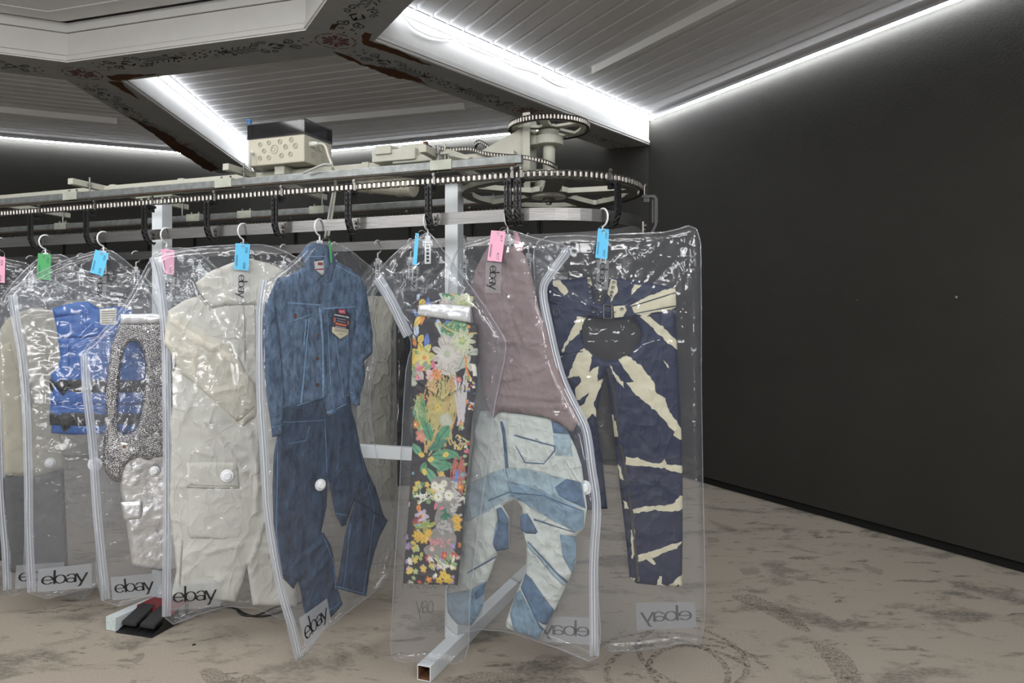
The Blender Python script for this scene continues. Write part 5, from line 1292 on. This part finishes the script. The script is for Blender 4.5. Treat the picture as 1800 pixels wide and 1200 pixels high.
# ---- floral trousers (bag 6)
def floral(Apts):
    rr = random.Random(77); n = len(Apts); col = np.tile(np.array([.022, .020, .026]), (n, 1))
    x, z = Apts[:, 0], Apts[:, 1]
    m1 = 1/393.
    def loc(px, py): return P6.loc(px, py)
    def ell(px, py, a, b_, th, c):
        s0, z0 = loc(px, py); c_, s_ = math.cos(th), math.sin(th); u = ((x-s0)*c_+(z-z0)*s_)/(a*m1); v = (-(x-s0)*s_+(z-z0)*c_)/(b_*m1)
        col[(u*u+v*v) < 1] = c
    def leafs(px, py, L, w, th, c):
        s0, z0 = loc(px, py); c_, s_ = math.cos(th), math.sin(th); u = ((x-s0)*c_+(z-z0)*s_)/(L*m1); v = (-(x-s0)*s_+(z-z0)*c_)/(w*m1)
        k = (u > 0) & (u < 1) & (abs(v) < np.sin(np.clip(u, 0, 1)*math.pi)**.8); col[k] = c
        col[k & (abs(v) < .14)] = np.array(c)*.6
    def flower(px, py, r, n_, c, cc, th=0., deep=.5):
        s0, z0 = loc(px, py); dx = (x-s0)/m1; dz = (z-z0)/m1; R = np.hypot(dx, dz); a = np.arctan2(dz, dx)+th
        rad = r*(1-deep+deep*abs(np.cos(a*n_/2))); k = R < rad; col[k] = np.array(c)*(1.0)
        col[k & (R > rad*.55) & (np.cos(a*n_) > .4)] = np.array(c)*.8; col[R < r*.22] = cc
    def stem(p, q, w, c, bend=0.):
        s0, z0 = loc(*p); s1, z1 = loc(*q); L = math.hypot(s1-s0, z1-z0)+1e-9; ux, uz = (s1-s0)/L, (z1-z0)/L
        u = ((x-s0)*ux+(z-z0)*uz)/L; v = -(x-s0)*uz+(z-z0)*ux-bend*m1*np.sin(np.clip(u, 0, 1)*math.pi)
        col[(u > 0) & (u < 1) & (abs(v) < w*m1)] = c
    Y, O, PK, LP, G, DG, LG, W, BL, PU, R_, GY = (.60, .45, .10), (.62, .22, .05), (.58, .16, .22), (.60, .42, .42), (.10, .26, .12), (.03, .16, .10), (.33, .42, .20), (.66, .66, .58), (.10, .18, .48), (.30, .22, .45), (.50, .06, .05), (.22, .21, .20)
    # top: yellow, orange and pale blue strokes
    for _ in range(46): leafs(rr.uniform(725, 815), rr.uniform(525, 620), rr.uniform(16, 34), rr.uniform(3, 6), rr.uniform(.8, 2.4), rr.choice([Y, O, (.42, .50, .62), (.50, .50, .20), BL, Y, (.45, .5, .5)]))
    ell(800, 577, 26, 13, .1, (.12, .25, .13)); 
    for _ in range(60): ell(rr.uniform(778, 826), rr.uniform(568, 586), 2.2, 1.6, rr.random()*3, rr.choice([LG, DG, (.05, .12, .08)]))
    stem((772, 566), (840, 585), 1.6, (.45, .36, .15), -9)
    for i in range(16): leafs(745, 625, 26, 6, i*.9, rr.choice([Y, (.50, .48, .16)]))
    flower(736, 640, 22, 5, Y, (.4, .3, .1), .3); flower(748, 628, 18, 5, (.55, .5, .2), O)
    for _ in range(36): leafs(rr.uniform(765, 825), rr.uniform(600, 650), rr.uniform(14, 30), rr.uniform(4, 8), rr.uniform(0, 6.28), rr.choice([(.50, .46, .42), (.46, .45, .38), LP, (.38, .42, .36)]))
    flower(788, 622, 30, 9, (.50, .47, .44), (.35, .4, .3)); flower(815, 600, 24, 11, (.47, .50, .34), (.15, .35, .12)); flower(815, 598, 8, 5, LG, Y)
    for _ in range(22): leafs(rr.uniform(730, 770), rr.uniform(640, 670), rr.uniform(10, 20), rr.uniform(3, 5), rr.uniform(0, 6.28), rr.choice([PK, LP, (.48, .38, .38), (.25, .32, .22)]))
    # middle: thin ochre and green stems
    for _ in range(62): stem((rr.uniform(745, 800), rr.uniform(735, 800)), (rr.uniform(750, 815), rr.uniform(655, 705)), rr.uniform(.8, 1.7), rr.choice([(.42, .34, .12), (.40, .36, .16), (.34, .33, .14), (.45, .28, .12)]), rr.uniform(-9, 9))
    for px, py, r, c in ((770, 658, 12, O), (800, 668, 10, (.45, .28, .14)), (764, 680, 9, (.5, .3, .15)), (795, 678, 10, (.45, .3, .15)), (742, 700, 11, O), (772, 715, 8, Y)): flower(px, py, r, 7, c, (.3, .2, .08), rr.random(), .8)
    for _ in range(26): stem((rr.uniform(735, 765), rr.uniform(745, 775)), (rr.uniform(728, 760), rr.uniform(690, 735)), 1.3, rr.choice([LG, G, (.2, .3, .14)]), rr.uniform(-6, 6))
    for _ in range(10): stem((rr.uniform(805, 818), rr.uniform(730, 760)), (rr.uniform(800, 825), rr.uniform(640, 690)), rr.uniform(1, 2.4), (.45, .43, .44), rr.uniform(-6, 8))
    stem((828, 665), (821, 625), 2, O, 3); stem((836, 660), (834, 640), 3, W); 
    for _ in range(26): ell(rr.uniform(822, 836), rr.uniform(655, 720), 2.2, 2.0, 0, rr.choice([R_, BL, Y, O, W]))
    for px, py, r in ((786, 738, 13), (728, 670, 9)): flower(px, py, r, 17, (.42, .44, .36), (.4, .42, .3), 0, .25)
    flower(728, 725, 8, 6, (.12, .3, .2), W); flower(742, 765, 12, 5, (.55, .22, .18), (.5, .35, .1)); flower(732, 745, 8, 6, O, W)
    # green lily leaves
    for px, py, L, w, th in ((755, 790, 42, 8, .5), (760, 800, 52, 9, .15), (752, 805, 46, 8, -.35), (770, 785, 34, 9, 1.2), (760, 775, 36, 9, 1.9), (745, 800, 30, 7, 2.4), (765, 812, 40, 7, -.1), (750, 820, 40, 8, -.9), (770, 830, 26, 6, .7), (775, 770, 30, 10, .9), (742, 830, 22, 6, 1.1), (788, 790, 30, 6, -.5)):
        leafs(px, py, L, w, th, rr.choice([(.08, .26, .15), (.12, .32, .20), (.06, .20, .13), (.2, .34, .14)]))
    for px, py in ((743, 798), (760, 806), (786, 798), (748, 828), (738, 850), (732, 866)): ell(px, py, 6, 4.5, rr.random()*3, Y)
    flower(778, 834, 8, 7, (.6, .4, .12), Y)
    for _ in range(30): ell(rr.uniform(798, 826), rr.uniform(765, 790), rr.uniform(2, 5), 1.2, rr.uniform(0, 3), rr.choice([(.5, .48, .25), (.42, .4, .3), W, Y]))
    for _ in range(18): stem((rr.uniform(795, 818), rr.uniform(850, 872)), (rr.uniform(800, 818), rr.uniform(800, 815)), 1.2, (.38, .12, .09), rr.uniform(-8, 8))
    stem((802, 855), (806, 825), 3, BL)
    for _ in range(24): ell(rr.uniform(816, 826), rr.uniform(775, 900), 3.2, 2.6, 0, rr.choice([R_, PK, O, LG, Y, W]))
    for _ in range(18): flower(rr.uniform(726, 768), rr.uniform(845, 885), rr.uniform(4, 7), 5, rr.choice([G, LG, DG, G, Y]), Y)
    for _ in range(10): stem((rr.uniform(725, 760), rr.uniform(868, 886)), (rr.uniform(730, 765), rr.uniform(858, 876)), .8, W)
    # grey vase shape with daisies
    for px, py, a, c_ in ((782, 850, 24, 14), (788, 880, 22, 26), (785, 915, 20, 30), (780, 945, 26, 20), (775, 968, 30, 14)): ell(px, py, a, c_, 0, GY)
    for _ in range(60): ell(rr.uniform(796, 812), rr.uniform(845, 905), rr.uniform(1.5, 3), rr.uniform(1.5, 2.6), 0, (.42, .42, .40))
    for px, py, r in ((766, 852, 8), (776, 858, 10), (773, 872, 10), (791, 869, 10), (783, 848, 7)): flower(px, py, r, 12, W, (.35, .38, .08), 0, .3)
    for _ in range(7): leafs(rr.uniform(782, 792), rr.uniform(890, 908), 14, 3, rr.uniform(0, 6.28), DG)
    ell(768, 888, 2.5, 7, -.2, PK); ell(779, 892, 5, 2.5, .6, PK)
    for _ in range(40): ell(rr.uniform(770, 805), rr.uniform(914, 936), rr.uniform(1.5, 3), 2, 0, (.36, .36, .35))
    for _ in range(26): flower(rr.uniform(760, 795), rr.uniform(945, 958), 3, 5, rr.choice([(.5, .2, .22), PK, (.45, .3, .3)]), LG)
    # lower left: orchid, yellow, green; bottom: violets
    flower(744, 905, 14, 6, (.48, .40, .50), Y); flower(745, 917, 11, 5, (.50, .42, .50), Y, .5); leafs(737, 898, 14, 4, 1.4, O)
    for _ in range(14): leafs(rr.uniform(724, 740), rr.uniform(912, 935), 16, 1.3, rr.uniform(0, 1.2), (.30, .05, .03))
    for _ in range(16): leafs(rr.uniform(740, 756), rr.uniform(920, 940), rr.uniform(10, 20), 3, rr.uniform(0, 3.1), rr.choice([LG, (.25, .35, .1), Y]))
    for px, py, r in ((736, 940, 10), (748, 944, 11), (756, 934, 8), (805, 912, 10), (806, 925, 8)): flower(px, py, r, 6, (.62, .40, .06), O)
    for _ in range(18): leafs(rr.uniform(728, 742), rr.uniform(948, 985), rr.uniform(6, 12), 3, rr.uniform(0, 3.1), rr.choice([(.35, .38, .12), LG, Y]))
    for _ in range(44):
        flower(rr.choice([rr.uniform(712, 724), rr.uniform(806, 822), rr.uniform(712, 810)]) if _ < 22 else rr.uniform(712, 808), rr.uniform(940, 1024) if _ < 22 else rr.uniform(975, 1026), rr.uniform(3.5, 7.5), 5, rr.choice([PU, PU, LP, O, Y, W, R_, (.5, .42, .5), LG]), Y, rr.random())
    for _ in range(20): leafs(rr.uniform(760, 800), rr.uniform(985, 1000), rr.uniform(8, 18), 2.4, rr.uniform(0, 6.28), rr.choice([LG, (.2, .35, .2), W]))
    for _ in range(26): flower(rr.uniform(718, 736) if _ % 2 else rr.uniform(808, 826), rr.uniform(570, 940), rr.uniform(3, 6), 5, rr.choice([O, W, G, PK, LG, (.12, .3, .4)]), Y, rr.random())
    for px, py, r in ((782, 1008, 9), (790, 1016, 10), (775, 1018, 8)): flower(px, py, r, 5, (.62, .45, .06), O)
    return np.clip(col*(.9+.25*vnoise(x*300, z*300, 3))[:, None], 0, 1)
m = bpy.data.materials.new('floral printed cotton'); m.use_nodes = True; nt = m.node_tree; bb = nt.nodes['Principled BSDF']; bb.inputs['Roughness'].default_value = .6
at = nt.nodes.new('ShaderNodeAttribute'); at.attribute_name = 'print'; nt.links.new(at.outputs['Color'], bb.inputs['Base Color']); M_flor = m
g = pempty('floral_trousers', P6, 'slim trousers in a colourful flower print on black, inside a clear bag', 'trousers')
panel('trouser_leg', P6, [(735, 553), (790, 560), (840, 570), (840, 620), (838, 670), (834, 705), (829, 740), (824, 800), (819, 855), (813, 932), (808, 985), (804, 1028), (755, 1027), (708, 1025), (712, 970), (717, 912), (723, 817), (727, 740), (723, 680), (724, 637), (728, 520), (733, 517)],
      [M_flor], g, .0, .013, grid=.0030, step=.014, wr=.003, creases=12, seed=50, colorfn=floral, cre=[(733, 665, 782, 700, .006, .006), (782, 700, 812, 678, .007, .007)])
panel('waistband', P6, [(731, 517), (760, 514), (800, 516), (832, 517), (832, 540), (738, 538), (730, 560), (727, 540)], [M_flor], g, -.006, .010, grid=.0035, step=.014, wr=.003, seed=51, colorfn=lambda A_: floral(A_+np.array([.0, -.16])), edge=.02)
panel('folded_lining', P6, [(738, 536), (780, 534), (829, 538), (829, 567), (780, 560), (736, 554)], [M_foil], g, .014, .008, edge=.015, wr=.004, creases=14, seed=52)
b = MB()
for k in range(26):
    x_ = 708+k*3.8+rn.uniform(-1, 1); s_, z_ = P6.loc(x_, 1026); b.tube([(s_, -.004, z_), (s_+rn.uniform(-.01, .01), -.006, z_-.006), (s_+rn.uniform(-.02, .02), -.004, z_-.012-rn.random()*.008)], .0006, 4)
f_ = b.obj('hem_fringe', M_strap, g, False); f_['kind'] = 'stuff'

# ---- mauve top and patchwork jeans (bag 7)
g = pempty('mauve_top', P7, 'mauve suede sleeveless top flaring to the right, inside a clear bag', 'top')
panel('body', P7, [(860, 434), (882, 430), (903, 433), (915, 437), (927, 453), (935, 478), (940, 503), (948, 540), (960, 570), (970, 605), (977, 637), (986, 660), (1003, 700), (1018, 740), (1008, 760), (985, 742), (960, 733), (920, 726), (880, 722), (868, 735), (852, 700), (845, 650), (838, 600), (832, 550), (830, 500), (838, 475), (850, 450)],
      [M_mauve], g, .010, .014, grid=.011, wr=.005, creases=40, ca=.005, seed=60, cre=[(880, 600, 955, 602, .005, .007), (890, 668, 962, 645, .005, .008), (905, 655, 925, 650, .006, .008), (885, 690, 975, 700, .006, .006), (880, 712, 1000, 715, .007, .006), (882, 620, 870, 700, .012, .006)])
panel('neck_lining', P7, [(905, 409), (912, 409), (922, 440), (914, 445), (906, 430)], [mat('pink lining', (.45, .25, .30), .7)], g, .012, .006, edge=.01, seed=61)
PB = {1: cloth('pale bleached denim', (.46, .50, .48), noise=.1, bump=.5), 2: cloth('light blue denim', (.25, .34, .39), noise=.25, bump=.5), 3: cloth('sky blue denim', (.15, .235, .31), noise=.3, bump=.5), 4: cloth('deep sky denim', (.065, .12, .20), noise=.35, bump=.5), 5: cloth('patch seam thread', (.05, .10, .17), noise=.2)}
PM = [PB[1], PB[2], PB[3], PB[4], PB[5]]
g = pempty('patchwork_jeans', P7, 'pale patchwork jeans with puckered knees below the mauve top', 'jeans')
D = lambda *p: CR(660, 740, 2.61, *p)
left = [(868, 722), (915, 727), (960, 733), (993, 753), (1000, 765), (1012, 790), (1021, 818), (1031, 893), (1026, 928), (1012, 942), (1011, 989), (1004, 1010), (997, 1024), (974, 1073), (960, 1100), (947, 1126), (920, 1115), (890, 1105), (888, 1094), (896, 1070), (905, 1046), (924, 1004), (925, 975), (924, 955), (918, 932), (917, 893), (905, 878), (882, 889), (893, 909), (894, 964), (875, 970), (862, 1005), (852, 1031), (846, 1077), (826, 1101), (802, 1097), (786, 1077), (784, 1035), (800, 1000), (809, 970), (811, 912), (822, 855), (828, 800), (834, 740), (840, 722)]
panel('trouser_body', P7, left, PM, g, -.004, .013, grid=.0115, wr=.006, wscale=14, creases=90, ca=.005, clen=(.03, .12), seed=62, base=0,
      patterns=[(D((585, 0), (600, 40), (615, 230), (640, 340), (628, 345), (600, 235), (588, 60), (572, 0)), 4),
                (D((425, 290), (590, 215), (600, 235), (640, 340), (560, 385), (430, 460), (400, 450)), 1), (D((600, 215), (700, 215), (880, 265), (950, 280), (965, 400), (900, 385), (700, 300), (620, 290)), 1),
                (D((610, 275), (700, 290), (800, 330), (960, 410), (955, 490), (920, 505), (780, 430), (680, 370), (620, 340)), 2), (D((880, 262), (945, 278), (965, 400), (850, 340), (830, 300)), 3),
                (D((800, -20), (850, -10), (885, 60), (820, 55)), 3), (D((820, 60), (890, 60), (910, 165), (830, 155)), 1), (D((858, 150), (915, 165), (940, 270), (935, 275)), 0),
                (D((668, 430), (700, 420), (730, 470), (750, 510), (690, 510), (668, 490)), 3), (D((555, 470), (580, 400), (612, 450), (612, 585), (560, 590), (545, 560)), 2),
                (D((850, 515), (925, 530), (915, 650), (900, 700), (860, 620)), 2), (D((690, 560), (705, 550), (890, 745), (870, 760)), 1), (D((690, 695), (720, 720), (820, 870), (790, 940), (740, 900), (670, 760)), 3),
                (D((645, 790), (670, 770), (770, 960), (750, 1005), (640, 960), (620, 880)), 2), (D((595, 920), (640, 960), (660, 985), (600, 950)), 0), (D((440, 770), (510, 730), (495, 830), (480, 880), (440, 935), (370, 930), (320, 880), (330, 790)), 2), (D((460, 780), (510, 735), (500, 790), (460, 820)), 3),
                (D((430, 620), (560, 600), (500, 650), (420, 700)), 4) if False else (D((425, 690), (560, 615), (562, 620), (427, 697)), 4),
                (D((520, 360), (620, 320), (780, 335), (950, 405), (950, 411), (780, 341), (622, 326), (522, 366)), 4), (D((700, 545), (712, 550), (885, 742), (880, 748)), 4), (D((675, 760), (680, 758), (775, 955), (770, 962)), 4), (D((730, 445), (920, 505), (920, 510), (728, 452)), 4),
                (D((640, 60), (835, 110), (832, 135), (780, 195), (690, 190), (650, 110), (655, 110), (694, 185), (778, 190), (826, 132), (829, 115), (640, 66)), 4)])
panel('knee_fold', P7, D((560, 400), (580, 392), (612, 450), (612, 585), (560, 595), (540, 560), (570, 480)), [PB[4], PB[3]], g, .010, .008, edge=.02, wr=.004, creases=10, seed=63)
panel('knee_fold', P7, D((668, 430), (700, 425), (735, 480), (742, 515), (695, 512), (670, 495)), [PB[4], PB[3]], g, .010, .008, edge=.02, wr=.004, creases=10, seed=64)
disc_tag(P7, 1026, 858, 'round tag half hidden behind the right hip of the patchwork jeans', off=-.018, R=.030)
# ---- navy and cream splashed trousers (bag 8)
M_nav = cloth('navy cotton', (.007, .014, .048), noise=.12, nscale=30, bump=.35, bscale=30, rough=.6)
M_spl = cloth('cream splashed cotton', (.60, .57, .42), noise=.06, nscale=30, bump=.3, bscale=30, rough=.65)
M_navL = cloth('navy raised seam', (.010, .018, .050), rough=.4)
M_zipm = mat('zip teeth metal', (.28, .27, .25), .35, metal=1, bump=1, bscale=600)
g = pempty('splashed_trousers', P8, 'navy trousers splashed with cream, with a round cut-out below the belt, inside a clear bag', 'trousers')
W1 = lambda *p: CR(900, 370, 3.0, *p)
W2 = lambda *p: CR(920, 740, 2.608, *p)
spl = [W1((215, 372), (258, 370), (292, 425), (270, 450), (240, 440), (200, 488), (192, 480), (225, 420)), W1((620, 500), (720, 450), (800, 418), (858, 410), (862, 505), (850, 520), (730, 540), (700, 560), (640, 540)),
       W1((340, 560), (392, 565), (350, 650), (300, 690), (265, 748), (262, 735), (300, 650), (330, 600)), W1((670, 555), (720, 560), (790, 610), (880, 700), (880, 742), (820, 700), (740, 620)),
       W1((348, 745), (375, 725), (420, 760), (405, 850), (455, 815), (445, 900), (480, 880), (478, 900), (430, 1010), (445, 1090), (420, 1070), (375, 1120), (370, 1080), (330, 1050), (380, 1010), (400, 960), (340, 1000), (330, 930), (365, 900), (350, 870), (290, 880)),
       W1((555, 785), (600, 760), (680, 820), (700, 850), (745, 900), (750, 950), (800, 990), (830, 1060), (895, 1160), (896, 1195), (850, 1165), (780, 1080), (700, 1010), (640, 960), (600, 905), (640, 900), (600, 850), (565, 800)),
       W1((505, 800), (540, 850), (580, 905), (590, 935), (560, 910), (520, 840)), W1((515, 1050), (532, 1080), (560, 1190), (540, 1195), (520, 1110)), W1((520, 480), (505, 430), (520, 360), (550, 365), (556, 420), (530, 470)), W1((395, 350), (414, 348), (420, 400), (395, 380)),
       W1((790, 785), (800, 790), (822, 828), (810, 822)), W1((640, 390), (680, 395), (640, 430), (625, 442)),
       W2((655, -5), (700, 20), (728, 60), (728, 88), (680, 60), (700, 40)), W2((465, 162), (520, 165), (560, 185), (630, 190), (640, 168), (655, 195), (728, 205), (728, 235), (690, 230), (640, 212), (560, 205), (500, 200), (468, 195)),
       W2((495, 400), (560, 385), (640, 385), (690, 370), (712, 340), (728, 345), (728, 400), (680, 412), (600, 405), (500, 420)), W2((455, 362), (475, 370), (478, 400), (460, 395)), W2((428, 190), (445, 210), (458, 270), (440, 260)),
       W2((525, 610), (560, 600), (620, 580), (680, 560), (725, 552), (700, 580), (640, 600), (585, 625), (605, 650), (590, 655), (560, 630), (525, 640)), W2((490, 500), (505, 490), (512, 600), (495, 630)), W2((620, 705), (632, 705), (628, 745), (655, 755), (610, 752)), W2((660, 755), (700, 715), (728, 698), (728, 720), (700, 758)), W2((488, 712), (510, 712), (510, 745), (492, 742)), W2((700, 735), (728, 730), (728, 760), (715, 760)),
       W2((405, 0), (425, 0), (430, 60), (415, 50))]
# two half-legs share a waist: outline with the round cut-out
outl = [(958, 503), (967, 493), (1000, 491), (1037, 487), (1043, 505), (1045, 527), (1055, 536), (1064, 529), (1070, 505), (1075, 487), (1133, 495), (1187, 505), (1190, 603), (1195, 700), (1198, 767), (1200, 832), (1200, 930), (1199, 1031), (1160, 1029), (1119, 1025), (1107, 1016), (1101, 950), (1094, 893), (1086, 820), (1080, 767), (1072, 700), (1063, 652), (1056, 690), (1048, 735), (1058, 800), (1068, 894), (1022, 897), (1012, 820), (1000, 760), (978, 650)]
hole = W1((380, 580), (370, 650), (385, 715), (440, 768), (497, 792), (560, 780), (620, 758), (670, 700), (682, 660), (672, 610), (640, 572), (500, 574), (400, 566))
jag = lambda p, k=1.3: [(x+rn.uniform(-k, k), y+rn.uniform(-k, k)) for x, y in resample(p, 5)]
panel('trouser_body', P8, outl, [M_nav, M_spl, M_navL], g, .0, .012, grid=.011, wr=.004, wscale=12, creases=40, ca=.004, clen=(.03, .12), seed=70, holes=[hole], patterns=[(jag(p), 1) for p in spl]+[(W1((172, 760), (370, 740), (370, 745), (172, 766)), 2)])
belt = W1((188, 392), (240, 405), (300, 445), (360, 478), (420, 492), (490, 500), (560, 495), (620, 490), (720, 455), (860, 412), (862, 515), (760, 545), (640, 563), (560, 572), (470, 572), (400, 556), (330, 532), (260, 505), (192, 485))
panel('belt', P8, belt, [M_nav, M_spl, M_navL], g, .012, .006, edge=.012, wr=.002, seed=71, patterns=[(jag(spl[1], .8), 1), (W1((530, 505), (590, 500), (600, 525), (580, 560), (535, 565)), 1),
      (W1((205, 410), (300, 465), (380, 495), (460, 510), (460, 516), (380, 501), (298, 472), (203, 416)), 2), (W1((200, 470), (330, 515), (460, 545), (460, 551), (328, 522), (200, 477)), 2), (W1((600, 510), (860, 430), (860, 436), (600, 517)), 2), (W1((600, 548), (860, 500), (860, 506), (600, 554)), 2)])
b = MB(); q = P8.locs(W1((478, 498), (520, 498), (520, 568), (478, 568)))
for i in range(4): b.tube([(q[i][0], -.026, q[i][1]), (q[(i+1) % 4][0], -.026, q[(i+1) % 4][1])], .003, 6)
c = P8.locs(W1((500, 535), (540, 535))); b.tube([(c[0][0], -.027, c[0][1]), (c[1][0], -.024, c[1][1])], .002, 6)
b.obj('belt_buckle', M_bolt, g, False)
for x, y in ((402, 370), (404, 398), (406, 425), (410, 455), (533, 378), (528, 406), (522, 432), (518, 452), (424, 530), (462, 530), (573, 520)):
    s_, z_ = P8.loc(*W1((x, y))[0]); b = MB(); o_ = -.022 if y > 500 else -.015
    b.tube([(s_+.0055*math.cos(a), o_, z_+.0055*math.sin(a)) for a in np.linspace(0, 6.283, 13)[:-1]], .0022, 5, closed=True); b.obj('eyelet', M_bolt, g, False)
b = MB(); s_, z_ = P8.loc(*W1((232, 535))[0]); b.tube([(s_+.015*math.cos(a), -.018, z_+.015*math.sin(a)) for a in np.linspace(0, 6.283, 17)[:-1]], .0022, 6, closed=True); b.obj('ring', M_bolt, g, False)
zp = W1((500, 830), (520, 900), (540, 1000), (562, 1190))+W2((438, 90), (460, 200), (480, 330), (498, 480), (513, 620), (522, 705))
strip_mesh(P8, zp, .011, .016).obj('leg_zip', M_zipm, g, False, fix=False)
s_, z_ = P8.loc(*W2((522, 715))[0]); b = MB(); b.box((s_, -.019, z_), (.006, 0, 0), (0, .003, 0), (0, 0, .012)); b.obj('zip_pull', M_bolt, g, False)

# ======================= FAR ROW =======================
H_ = math.pi*WR
FARB = [(54, 'dark', 'leftmost of the bags behind the front row, holding a dark garment'), (143, 'cream', 'bag behind the sheer blouse and the blue vest, holding pale cloth'), (239, 'grey', 'bag behind the blue vest bag with an empty-looking top'), (352, 'green', 'bag seen above the collar of the cream overall'), (499, 'cream', 'bag behind the cream overall and the denim jacket'), (588, 'cream', 'bag directly behind the denim jacket'),
        (664, 'beige', 'bag with a beige pleated garment between the denim jacket and floral trousers'), (722, 'black', 'bag with a slim black garment left of the floral trousers'), (816, 'cream', 'bag behind the right white post'), (929, 'dark', 'bag behind the mauve top')]
FC = {'dark': M_grey_g, 'cream': cloth('pale off-white cloth', (.50, .49, .44)), 'grey': cloth('mid grey cloth', (.16, .16, .165)), 'green': cloth('grey green cloth', (.16, .20, .17)), 'beige': cloth('beige pleated cloth', (.62, .60, .52), stretch=(6, 1, 1), bump=.9, bscale=18), 'black': M_strap}
for px, c, lb in FARB:
    t = t_at(px, .45); Z = (WC+N*.45+U*t).y; k = F/Z; s = H_-t
    pl = Plane(px-.25*k, Z-.10, px+.25*k, Z+.10, px)
    pl2 = Plane(px-.25*k, Z-.10, px+.25*k, Z+.10, px)
    hanger(s, pl, px, 'white hanger of the '+lb.split(',')[0].split(' with')[0].split(' holding')[0], 'white plastic hangers on the far strip', body=False)
    def yy(h): return HY-(h-EYE)*k
    w = .27*k
    if c in ('beige', 'black'): w = .17*k if c == 'beige' else .11*k
    top = yy(1.975)
    bag('clear '+lb, pl, [(px-6, top), (px+6, top), (px+w*.6, top+.10*k), (px+w, top+.26*k), (px+w, yy(.30)), (px-w, yy(.26)), (px-w, top+.26*k), (px-w*.6, top+.10*k)], far=True)
    g = pempty('hanging_garment', pl2, '%s garment inside the %s' % ({'dark': 'charcoal', 'cream': 'off-white', 'grey': 'mid grey', 'green': 'grey-green', 'beige': 'beige pleated', 'black': 'slim black'}[c], lb.split(',')[0].split(' with')[0].split(' holding')[0]), 'garment', 'garments in the bags behind the front row')
    h0 = top+.22*k; gw = w*.78; e = yy(.62 if c not in ('beige',) else .52)
    panel('body', pl2, [(px-gw*.5, h0), (px+gw*.5, h0), (px+gw, h0+.10*k), (px+gw*.9, e), (px-gw*.9, e), (px-gw, h0+.10*k)], [FC[c]], g, -.004, .010, grid=.03, seed=int(px), wr=.005, creases=22, ca=.008, cw=.012)
